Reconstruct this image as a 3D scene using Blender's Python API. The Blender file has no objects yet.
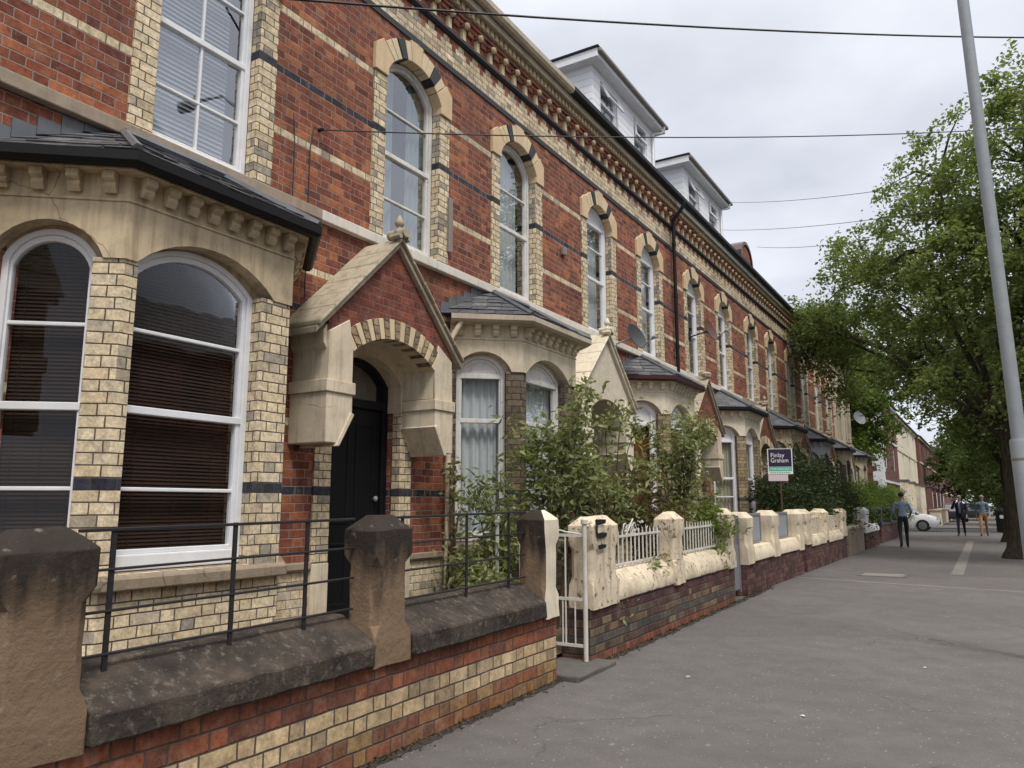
import bpy, bmesh, math, random
import numpy as np
from mathutils import Vector, noise
R=math.radians
random.seed(7)
S=bpy.context.scene
COL=S.collection
def G(y): return 0.014*(min(y,14.)-3)+.0015*max(y-14.,0.)

# ------------------------------------------------------------------ materials
class NT:
    def __init__(s,name):
        s.m=bpy.data.materials.new(name); s.m.use_nodes=True
        s.t=s.m.node_tree; s.t.nodes.clear()
        s.out=s.t.nodes.new('ShaderNodeOutputMaterial')
    def put(s,sock,v):
        if isinstance(v,bpy.types.NodeSocket): s.t.links.new(v,sock)
        elif v is not None:
            if hasattr(sock.default_value,'__len__') and not hasattr(v,'__len__'): v=[v]*len(sock.default_value)
            if hasattr(sock.default_value,'__len__') and len(sock.default_value)==4 and len(v)==3: v=list(v)+[1]
            sock.default_value=v
    def n(s,typ,ins=None,**props):
        nd=s.t.nodes.new(typ)
        for k,v in props.items(): setattr(nd,k,v)
        for k,v in (ins or {}).items(): s.put(nd.inputs[k],v)
        return nd
    def math(s,op,a,b=None,c=None):
        nd=s.n('ShaderNodeMath',operation=op); s.put(nd.inputs[0],a)
        if b is not None: s.put(nd.inputs[1],b)
        if c is not None: s.put(nd.inputs[2],c)
        return nd.outputs[0]
    def mix(s,f,a,b,blend='MIX'):
        nd=s.n('ShaderNodeMix',data_type='RGBA',blend_type=blend)
        s.put(nd.inputs[0],f); s.put(nd.inputs[6],a); s.put(nd.inputs[7],b)
        return nd.outputs[2]
    def ramp(s,f,stops,interp='LINEAR'):
        nd=s.n('ShaderNodeValToRGB'); cr=nd.color_ramp; cr.interpolation=interp
        while len(cr.elements)<len(stops): cr.elements.new(.5)
        for e,(p,c) in zip(cr.elements,stops):
            e.position=p; e.color=(list(c)+[1])[:4] if hasattr(c,'__len__') else (c,c,c,1)
        s.put(nd.inputs[0],f); return nd.outputs[0]
    def obj(s): return s.n('ShaderNodeNewGeometry').outputs['Position']
    def geo(s): return s.n('ShaderNodeNewGeometry').outputs['Position']
    def uv(s): return s.n('ShaderNodeTexCoord').outputs['UV']
    def scale(s,v,sc):
        return s.n('ShaderNodeMapping',{'Vector':v,'Scale':sc}).outputs[0]
    def noise(s,vec,scale,detail=4,rough=.55):
        return s.n('ShaderNodeTexNoise',{'Vector':vec,'Scale':scale,'Detail':detail,'Roughness':rough}).outputs[0]
    def bump(s,h,strength=.3,dist=.01):
        return s.n('ShaderNodeBump',{'Height':h,'Strength':strength,'Distance':dist}).outputs[0]
    def bsdf(s,color,rough=.8,normal=None,metal=0,spec=.3,**kw):
        nd=s.n('ShaderNodeBsdfPrincipled',{'Base Color':color,'Roughness':rough,'Metallic':metal,'Specular IOR Level':spec})
        if normal is not None: s.put(nd.inputs['Normal'],normal)
        for k,v in kw.items(): s.put(nd.inputs[k.replace('_',' ')],v)
        s.t.links.new(nd.outputs[0],s.out.inputs[0]); return s.m

RED=[(0,(.12,.040,.027)),(.22,(.205,.063,.036)),(.42,(.26,.084,.045)),(.6,(.17,.056,.035)),(.78,(.30,.10,.050)),(.93,(.37,.14,.06)),(1,(.11,.045,.035))]
YEL=[(0,(.58,.47,.30)),(.3,(.65,.54,.37)),(.55,(.52,.425,.285)),(.78,(.69,.585,.41)),(.88,(.36,.31,.24)),(.95,(.26,.235,.19)),(1,(.60,.47,.29))]
BLK=[(0,(.030,.034,.046)),(.5,(.042,.048,.064)),(1,(.024,.027,.038))]
def brick(name,base,bands=(),mortar=(.34,.275,.24),h=.0824,teeth=False,below=None,dirt=.35,shift=0.,joint=.0045,wob_=.006,eff=.18,bloom=.42,flem=True,grime=(.03,.028,.025)):
    """Flemish-bond brickwork from metre UVs. bands: [(list of course indices, colour stops)]."""
    k=NT(name); uv=k.n('ShaderNodeSeparateXYZ',{0:k.uv()}); u=uv.outputs[0]; v=k.math('ADD',uv.outputs[1],shift)
    # slightly wavy courses
    wob=k.noise(k.obj(),3.0,2); v=k.math('ADD',v,k.math('MULTIPLY_ADD',wob,wob_*2,-wob_))
    u=k.math('ADD',u,k.math('MULTIPLY_ADD',k.noise(k.obj(),9.0,1),.012,-.006))
    vr=k.math('DIVIDE',v,h); row=k.math('FLOOR',vr); fy=k.math('FRACT',vr)
    p=.3375 if flem else .2325
    ur=k.math('ADD',k.math('DIVIDE',u,p),k.math('MULTIPLY',row,.5)); ui=k.math('FLOOR',ur); t=k.math('FRACT',ur)
    if flem:
        hd=k.math('GREATER_THAN',t,.667)
        e=k.math('MINIMUM',k.math('MINIMUM',t,k.math('SUBTRACT',1,t)),k.math('ABSOLUTE',k.math('SUBTRACT',t,.667)))
        bid=k.math('MULTIPLY_ADD',ui,2,hd)
    else:
        e=k.math('MINIMUM',t,k.math('SUBTRACT',1,t)); bid=ui
    du=k.math('MULTIPLY',e,p)
    dv=k.math('MULTIPLY',k.math('MINIMUM',fy,k.math('SUBTRACT',1,fy)),h)
    d=k.math('MINIMUM',du,dv)
    mask=k.n('ShaderNodeMapRange',{0:d,1:joint*.55,2:joint*1.5}).outputs[0]
    rnd=k.n('ShaderNodeTexWhiteNoise',{'Vector':k.n('ShaderNodeCombineXYZ',{0:bid,1:row,2:0.}).outputs[0]}).outputs[0]
    c=k.ramp(rnd,base)
    if below:
        c=k.mix(k.math('LESS_THAN',row,below[0]-.5),c,k.ramp(rnd,below[1]))
    yf=None
    for idx,stops in bands:
        f=None
        for i in idx:
            g=k.math('COMPARE',row,float(i),.4); f=g if f is None else k.math('ADD',f,g)
        c=k.mix(f,c,k.ramp(rnd,stops))
        if stops is YEL: yf=f if yf is None else k.math('ADD',yf,f)
    if teeth:
        tri=k.math('FRACT',k.math('DIVIDE',u,.33875)); tri=k.math('ABSOLUTE',k.math('SUBTRACT',tri,.5))
        f=k.math('ADD',k.math('MULTIPLY',k.math('COMPARE',row,93.,.4),k.math('LESS_THAN',tri,.36)),
                 k.math('MULTIPLY',k.math('COMPARE',row,94.,.4),k.math('LESS_THAN',tri,.19)))
        yf=k.math('ADD',yf,f)
        c=k.mix(f,c,k.ramp(rnd,YEL))
    # grain inside each brick and broad weathering
    gr=k.noise(k.obj(),45,4,.65)
    c=k.mix(.6,c,k.ramp(gr,[(.25,.4),(.5,1.),(.78,1.5)]),'MULTIPLY')
    c=k.mix(.7,c,k.ramp(k.noise(k.obj(),15,5,.72),[(.3,.45),(.5,1.),(.72,1.55)]),'MULTIPLY')
    bl=k.noise(k.obj(),8,6,.72); c=k.mix(k.math('MULTIPLY',k.ramp(bl,[(.52,0.),(.72,1.)]),bloom),c,k.mix(.5,c,(.50,.37,.27)))
    mc=k.mix(k.noise(k.obj(),5,3),mortar,[x*.55 for x in mortar])
    if yf is not None: mc=k.mix(k.math('MINIMUM',yf,1.),mc,(.15,.115,.085))
    c=k.mix(mask,mc,c)
    if eff:
        ef=k.noise(k.obj(),2.3,6,.7); c=k.mix(k.math('MULTIPLY',k.ramp(ef,[(.56,0.),(.72,1.)]),eff),c,(.46,.41,.36))
    w=k.noise(k.obj(),.9,5,.62)
    c=k.mix(k.math('MULTIPLY',k.ramp(w,[(.48,0.),(.75,1.)]),dirt),c,grime)
    st=k.noise(k.scale(k.obj(),(3.2,3.2,.25)),1.6,4)
    c=k.mix(k.math('MULTIPLY',k.ramp(st,[(.5,0.),(.8,1.)]),dirt*.6),c,grime)
    hgt=k.math('ADD',k.math('MULTIPLY',mask,.8),k.math('MULTIPLY',gr,.35))
    return k.bsdf(c,.88,k.bump(hgt,.65,.008),spec=.2)

def plaster(name,col,dirt=.4,dcol=(.12,.095,.07),rough=.75,bs=.25,scale=6,chip=None):
    k=NT(name); o=k.obj()
    n=k.noise(o,1.7,6,.65); st=k.noise(k.scale(o,(5,5,.5)),2.2,5,.6); f=k.noise(o,60,3)
    c=k.mix(k.math('MULTIPLY',k.ramp(n,[(.42,0.),(.72,1.)]),dirt),col,[x*.62 for x in col])
    c=k.mix(k.math('MULTIPLY',k.ramp(st,[(.5,0.),(.78,1.)]),dirt*.7),c,dcol)
    if chip:
        ch=k.noise(o,11,6,.7); m=k.ramp(ch,[(chip[0],0.),(chip[0]+.02,1.)])
        c=k.mix(m,c,k.mix(k.noise(o,30,2),chip[1],[x*.5 for x in chip[1]]))
    c=k.mix(.5*min(1,dirt*1.6),c,k.ramp(k.noise(o,7,6,.7),[(.3,.62),(.5,1.),(.72,1.12)]),'MULTIPLY')
    st2=k.noise(k.scale(o,(14,14,.7)),1.3,4,.6); c=k.mix(k.math('MULTIPLY',k.ramp(st2,[(.56,0.),(.74,1.)]),dirt*.45),c,dcol)
    h=k.math('ADD',k.math('MULTIPLY',k.noise(o,scale,5,.6),.8),k.math('MULTIPLY',f,.25))
    if dirt>.28:
        ov=k.n('ShaderNodeVectorMath',{0:o,1:k.n('ShaderNodeVectorMath',{0:k.n('ShaderNodeTexNoise',{'Vector':o,'Scale':4.,'Detail':5}).outputs['Color'],1:(.16,.16,.16)},operation='MULTIPLY').outputs[0]},operation='ADD').outputs[0]
        cr=k.n('ShaderNodeTexVoronoi',{'Vector':ov,'Scale':.8},feature='DISTANCE_TO_EDGE').outputs[0]
        crm=k.math('MULTIPLY',k.math('LESS_THAN',cr,.0025),k.ramp(k.noise(o,1.1,3),[(.52,0.),(.6,.55)]))
        c=k.mix(crm,c,[x*.35 for x in dcol])
    return k.bsdf(c,rough,k.bump(h,bs,.02),spec=.3)

def plain(name,col,rough=.5,metal=0,spec=.4,var=.18,bs=.06,scale=14,**kw):
    k=NT(name); o=k.obj(); n=k.noise(o,scale,4,.6)
    c=k.mix(k.math('MULTIPLY',k.ramp(n,[(.35,0.),(.7,1.)]),var),col,[x*.45 for x in col])
    return k.bsdf(c,rough,k.bump(n,bs,.01),metal=metal,spec=spec,**kw)

def slate():
    k=NT('roof_slate'); uv=k.n('ShaderNodeSeparateXYZ',{0:k.uv()}); u=uv.outputs[0]; v=uv.outputs[1]
    vr=k.math('DIVIDE',v,.17); row=k.math('FLOOR',vr); fy=k.math('FRACT',vr)
    ur=k.math('ADD',k.math('DIVIDE',u,.26),k.math('MULTIPLY',row,.5)); ui=k.math('FLOOR',ur); t=k.math('FRACT',ur)
    rnd=k.n('ShaderNodeTexWhiteNoise',{'Vector':k.n('ShaderNodeCombineXYZ',{0:ui,1:row,2:0.}).outputs[0]}).outputs[0]
    c=k.ramp(rnd,[(0,(.05,.053,.062)),(.5,(.085,.088,.1)),(.8,(.065,.065,.075)),(1,(.12,.12,.13))])
    e=k.math('MINIMUM',k.math('MULTIPLY',k.math('MINIMUM',t,k.math('SUBTRACT',1,t)),.26),k.math('MULTIPLY',fy,.17))
    m=k.n('ShaderNodeMapRange',{0:e,1:.002,2:.008}).outputs[0]
    c=k.mix(m,(.012,.012,.014),c)
    w=k.noise(k.obj(),4,5,.65); c=k.mix(k.ramp(w,[(.5,0.),(.75,.55)]),c,(.17,.17,.14))
    h=k.math('ADD',k.math('MULTIPLY',m,.5),k.math('SUBTRACT',k.math('MULTIPLY',rnd,.6),fy))
    return k.bsdf(c,.55,k.bump(h,.7,.012),spec=.4)

def sandstone():
    k=NT('sooty_sandstone'); o=k.geo(); z=k.n('ShaderNodeSeparateXYZ',{0:o}).outputs[2]
    n=k.noise(o,2.6,6,.65); n2=k.noise(k.scale(o,(4,4,.8)),2.0,5)
    c=k.mix(n,(.27,.185,.115),(.13,.09,.06))
    top=k.math('ADD',k.math('SUBTRACT',z,.98),k.math('MULTIPLY_ADD',n2,.9,-.45))
    c=k.mix(k.ramp(top,[(-.0,.1),(.3,.95)]),c,(.024,.020,.018))
    lich=k.noise(o,13,5,.7); c=k.mix(k.ramp(lich,[(.62,0.),(.72,.5)]),c,(.26,.24,.2))
    h=k.math('ADD',k.noise(o,22,6,.7),k.math('MULTIPLY',n,1.2))
    return k.bsdf(c,.92,k.bump(h,.6,.018),spec=.2)
def darkstone():
    k=NT('black_weathered_coping'); o=k.geo()
    n=k.noise(o,4,6,.7); l=k.noise(o,17,5,.75)
    c=k.ramp(n,[(.3,(.02,.017,.015)),(.5,(.045,.036,.03)),(.66,(.085,.065,.05)),(.8,(.13,.10,.075))])
    c=k.mix(k.ramp(l,[(.54,0.),(.66,.6)]),c,(.17,.145,.115))
    v=k.n('ShaderNodeTexVoronoi',{'Vector':o,'Scale':26.}).outputs[0]
    c=k.mix(k.ramp(v,[(.0,.7),(.12,0.)]),c,(.30,.28,.26))
    return k.bsdf(c,.9,k.bump(k.math('ADD',k.noise(o,30,6,.7),n),.7,.018),spec=.25)
def asphalt(name,base,fleck=1.):
    k=NT(name); o=k.geo()
    big=k.noise(o,.45,5,.6); mid=k.noise(o,3.5,5,.65); fine=k.noise(o,210,2,.6)
    c=k.mix(k.ramp(big,[(.3,0.),(.7,1.)]),[x*.82 for x in base],[x*1.15 for x in base])
    c=k.mix(k.math('MULTIPLY',k.ramp(mid,[(.4,0.),(.7,1.)]),.5),c,[x*.68 for x in base])
    c=k.mix(.6,c,k.ramp(fine,[(.3,.5),(.5,1.),(.7,1.7)]),'MULTIPLY')
    # old chewing-gum spots and pale grit
    v=k.n('ShaderNodeTexVoronoi',{'Vector':o,'Scale':5.5,'Randomness':1.}); 
    sz=k.n('ShaderNodeSeparateColor',{0:v.outputs['Color']}).outputs[0]
    spot=k.math('LESS_THAN',v.outputs['Distance'],k.math('MULTIPLY',k.math('POWER',sz,3.),.13))
    c=k.mix(k.math('MULTIPLY',spot,.55*fleck),c,(.22,.21,.20))
    v2=k.n('ShaderNodeTexVoronoi',{'Vector':o,'Scale':38.,'Randomness':1.})
    s2=k.n('ShaderNodeSeparateColor',{0:v2.outputs['Color']}).outputs[1]
    sp2=k.math('LESS_THAN',v2.outputs['Distance'],k.math('MULTIPLY',k.math('POWER',s2,5.),.30))
    c=k.mix(k.math('MULTIPLY',sp2,.6*fleck),c,(.32,.31,.29))
    ov=k.n('ShaderNodeVectorMath',{0:o,1:k.n('ShaderNodeTexNoise',{'Vector':o,'Scale':1.3,'Detail':4}).outputs['Color']},operation='ADD').outputs[0]
    cr=k.n('ShaderNodeTexVoronoi',{'Vector':ov,'Scale':.42},feature='DISTANCE_TO_EDGE').outputs[0]
    crm=k.math('MULTIPLY',k.math('LESS_THAN',cr,.004),k.ramp(k.noise(o,.7,3),[(.5,0.),(.6,.5)]))
    c=k.mix(crm,c,[x*.35 for x in base])
    return k.bsdf(c,k.math('MULTIPLY_ADD',mid,.2,.72),k.bump(fine,.45,.006),spec=.3)
def glass(name,tint=(.85,.88,.88)):
    k=NT(name); o=k.obj()
    nb=k.bump(k.noise(o,2.2,2),.05,.03)
    fr=k.n('ShaderNodeFresnel',{'IOR':1.55,'Normal':nb}).outputs[0]
    f=k.math('MULTIPLY_ADD',fr,.30,.015)
    f=k.n('ShaderNodeClamp',{0:f}).outputs[0]
    tr=k.n('ShaderNodeBsdfTransparent',{0:tint}).outputs[0]
    gl=k.n('ShaderNodeBsdfGlossy',{'Color':(.95,.97,1),'Roughness':.015,'Normal':nb}).outputs[0]
    mx=k.n('ShaderNodeMixShader',{0:f,1:tr,2:gl}).outputs[0]
    k.t.links.new(mx,k.out.inputs[0]); return k.m
def leaf(name,a,b,c3,trans=.35):
    k=NT(name); r=k.n('ShaderNodeNewGeometry').outputs['Random Per Island']
    big=k.noise(k.geo(),.55,3)
    c=k.ramp(k.math('ADD',k.math('MULTIPLY',r,.75),k.math('MULTIPLY_ADD',big,.9,-.3)),[(0.1,a),(.5,b),(.9,c3)])
    d=k.n('ShaderNodeBsdfPrincipled',{'Base Color':c,'Roughness':.55,'Specular IOR Level':.25}).outputs[0]
    t=k.n('ShaderNodeBsdfTranslucent',{0:k.mix(.5,c,(.25,.33,.05))}).outputs[0]
    k.t.links.new(k.n('ShaderNodeMixShader',{0:trans,1:d,2:t}).outputs[0],k.out.inputs[0]); return k.m
def bark(name,a,b):
    k=NT(name); o=k.obj(); n=k.noise(k.scale(o,(9,9,1.6)),2.2,6,.7)
    return k.bsdf(k.ramp(n,[(.3,a),(.7,b)]),.95,k.bump(n,.9,.04),spec=.1)
def curtain_mat(name,col,trans=.0):
    k=NT(name); n=k.noise(k.scale(k.obj(),(6,6,.6)),3,3)
    return k.bsdf(k.mix(n,col,[x*.75 for x in col]),.9,spec=.1)
def cladding():
    k=NT('white_shiplap'); z=k.n('ShaderNodeSeparateXYZ',{0:k.geo()}).outputs[2]
    f=k.math('FRACT',k.math('DIVIDE',z,.15)); g=k.ramp(f,[(0,0.),(.08,1.),(.95,1.),(1,.6)])
    c=k.mix(g,(.5,.5,.52),(.78,.79,.82)); c=k.mix(k.ramp(k.noise(k.obj(),2,5),[(.5,0.),(.8,.25)]),c,(.45,.46,.45))
    return k.bsdf(c,.5,k.bump(g,.5,.02))

M={}
BANDS=[([63,79,28,47],YEL),([71,20,42,89],BLK),([90,91,92],YEL)]
M['brick']=brick('polychrome_red_brick',RED,BANDS,teeth=True,below=(12,YEL),dirt=.5,eff=.08,grime=(.045,.032,.028))
M['redbrick']=brick('red_brick_plain',RED)
M['gable_brick']=brick('porch_red_brick',[(0,(.13,.038,.028)),(.5,(.20,.058,.038)),(.8,(.15,.05,.038)),(1,(.27,.085,.048))],mortar=(.22,.15,.12),dirt=.55,eff=.15)
M['yel']=brick('yellow_brick',YEL,[([71,20],BLK)],mortar=(.10,.08,.06),dirt=.13,bloom=.2)
M['yel_dirty']=brick('sooty_yellow_brick',[(0,(.10,.08,.058)),(.4,(.17,.13,.085)),(.7,(.075,.06,.048)),(1,(.24,.19,.12))],[([20],BLK)],mortar=(.05,.04,.035),dirt=.5)
M['yel_mid']=brick('weathered_yellow_brick',[(0,(.22,.165,.10)),(.4,(.34,.26,.155)),(.7,(.16,.125,.085)),(1,(.42,.33,.20))],[([20],BLK)],mortar=(.07,.055,.045),dirt=.45)
M['wallA']=brick('garden_wall_brick',[(0,(.17,.062,.036)),(.4,(.28,.098,.052)),(.7,(.12,.05,.036)),(1,(.33,.13,.065))],
    [([2,3],[(0,(.43,.315,.18)),(.5,(.56,.43,.26)),(.85,(.30,.225,.14)),(1,(.47,.345,.2))]),([-1,0,1],[(0,(.22,.09,.04)),(.3,(.30,.20,.09)),(.6,(.15,.065,.04)),(1,(.26,.10,.05))])],mortar=(.11,.088,.07),dirt=.5,h=.0945,shift=.0,wob_=.011,joint=.0055,eff=.35)
M['wallB']=brick('mixed_garden_brick',[(0,(.07,.035,.032)),(.35,(.11,.055,.045)),(.6,(.22,.16,.09)),(.8,(.075,.06,.055)),(1,(.30,.22,.12))],
    [([5,6],[(0,(.07,.03,.03)),(1,(.13,.055,.05))]),([2],[(0,(.06,.055,.05)),(1,(.12,.1,.085))]),([0],[(0,(.25,.08,.04)),(1,(.13,.06,.04))])],mortar=(.08,.068,.06),dirt=.55,wob_=.011,joint=.006)
M['wallC']=brick('purple_garden_brick',[(0,(.05,.026,.025)),(.5,(.10,.045,.04)),(1,(.15,.075,.06))],mortar=(.06,.05,.045),dirt=.5)
M['cream']=plaster('cream_painted_plaster',(.64,.55,.41),.7,(.14,.105,.07),chip=(.72,(.36,.30,.22)))
M['cream_brown']=plaster('brownish_cream_plaster',(.55,.445,.29),.95,(.15,.105,.065),chip=(.68,(.34,.25,.16)))
M['cream_pale']=plaster('pale_cream_render',(.67,.60,.47),.45,chip=(.70,(.30,.25,.19)))
M['cream_rough']=plaster('flaking_cream_paint',(.62,.53,.395),.75,(.09,.07,.045),.85,.5,14,chip=(.585,(.27,.20,.14)))
M['cream_stone']=plaster('cream_rock_faced_paint',(.60,.53,.42),.25,bs=.9,scale=9)
M['stone_cap']=plaster('weathered_cream_stone',(.42,.36,.265),.75,(.10,.085,.07),.85,.5,12)
M['greystone']=plaster('grey_brown_stone',(.27,.215,.155),.7,(.06,.05,.04),.9,.5,10)
M['beige']=plaster('beige_stone_block',(.60,.45,.28),.3,(.16,.12,.08))
YELP=plaster('yellow_voussoir',(.62,.51,.33),.4,(.14,.11,.07)); M['yelp']=YELP
M['white']=plain('white_gloss_paint',(.74,.75,.77),.35,var=.22,scale=5)
M['white_old']=plaster('flaking_white_paint',(.68,.67,.64),.5,(.22,.19,.15),.55,.2,20,chip=(.66,(.2,.16,.12)))
M['string_white']=plaster('painted_string_course',(.66,.62,.54),.35)
M['string_brown']=plaster('bare_stone_string_course',(.33,.265,.195),.6)
M['black']=plain('black_paint',(.010,.010,.011),.55,bs=.1,scale=9,spec=.2)
M['blackbrick']=plain('black_moulded_brick',(.022,.022,.026),.5)
M['door']=plain('black_door_paint',(.006,.0065,.009),.5,bs=.12,scale=3,spec=.25)
M['iron']=plain('black_railing_iron',(.018,.017,.019),.6,var=.4,scale=25)
M['whiteiron']=plaster('white_painted_iron',(.60,.585,.54),.5,(.3,.2,.1),.5,.1,30,chip=(.68,(.16,.08,.04)))
M['greyiron']=plain('grey_painted_metal',(.17,.18,.20),.55)
M['gutter_pale']=plaster('pale_stone_gutter',(.46,.40,.31),.5)
M['lead']=plain('lead_sheet',(.12,.128,.142),.45,var=.5,scale=6,bs=.3)
def slate_tile():
    k=NT('single_slates'); rn=k.n('ShaderNodeNewGeometry').outputs['Random Per Island']
    c=k.ramp(rn,[(0,(.045,.048,.056)),(.4,(.085,.088,.098)),(.7,(.06,.06,.068)),(.9,(.12,.12,.125)),(1,(.17,.16,.15))]); n=k.noise(k.obj(),18,5,.65)
    c=k.mix(.6,c,k.ramp(n,[(.3,.5),(.5,1.),(.7,1.7)]),'MULTIPLY')
    return k.bsdf(c,.5,k.bump(n,.4,.006),spec=.4)
M['slate_tile']=slate_tile(); M['slate']=slate(); M['sand']=sandstone(); M['coping']=darkstone()
M['glass']=glass('window_glass')
M['blind']=plain('brown_blind_slat',(.042,.026,.020),.8,var=.2,scale=3,spec=.1)
M['wblind']=plain('white_blind_slat',(.25,.28,.325),.5,var=.08)
M['net']=curtain_mat('white_net_curtain',(.66,.68,.70)); M['gcurt']=curtain_mat('grey_green_curtain',(.20,.25,.235))
M['bcurt']=curtain_mat('brown_curtain',(.22,.10,.04)); M['ccurt']=curtain_mat('cream_blind_cloth',(.52,.48,.38))
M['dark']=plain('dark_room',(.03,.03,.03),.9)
M['asphalt']=asphalt('pavement_asphalt',(.104,.0965,.093)); M['road']=asphalt('road_asphalt',(.07,.07,.073),.4)
M['patch']=asphalt('pale_concrete_paving',(.19,.175,.16),.3)
M['kerb']=plaster('granite_kerb',(.30,.29,.28),.4,(.1,.1,.1),.85,.4,30)
M['step']=plaster('dark_worn_step',(.105,.098,.09),.5,(.03,.03,.03),.9,.5,14)
M['soil']=plaster('garden_soil',(.11,.085,.06),.6,(.04,.05,.02),.95,1.,12)
M['grass']=plaster('rough_ground',(.10,.11,.06),.6,(.05,.06,.02),.95,.8,9)
M['galv']=plain('galvanised_steel',(.27,.29,.31),.65,metal=.1,var=.25,scale=8)
M['clad']=cladding()
M['dish_grey']=plain('dark_grey_dish',(.035,.038,.042),.5); M['dish_brown']=plain('brown_rusty_dish',(.10,.05,.04),.65,var=.5)
M['dish_pale']=plain('pale_grey_dish',(.14,.145,.155),.5)
M['leafA']=leaf('tree_leaves',(.058,.082,.024),(.13,.172,.052),(.25,.285,.10),.42)
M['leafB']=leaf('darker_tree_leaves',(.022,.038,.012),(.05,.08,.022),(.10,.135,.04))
M['leafC']=leaf('shrub_leaves',(.11,.14,.055),(.24,.27,.115),(.42,.42,.23),.5)
M['leafD']=leaf('dark_evergreen_leaves',(.010,.019,.008),(.022,.038,.015),(.045,.065,.026),.2)
M['leafE']=leaf('bright_hedge_leaves',(.05,.09,.013),(.10,.17,.026),(.18,.25,.045))
M['leafF']=leaf('dry_brown_leaves',(.08,.06,.03),(.14,.10,.05),(.12,.13,.05))
M['bark']=bark('grey_brown_bark',(.022,.018,.013),(.10,.085,.06)); M['stem']=bark('shrub_stem',(.05,.035,.02),(.14,.10,.06))
M['pvc']=plain('grey_plastic',(.22,.2,.18),.5)
M['cable']=plain('black_cable',(.012,.012,.013),.6)

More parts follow.
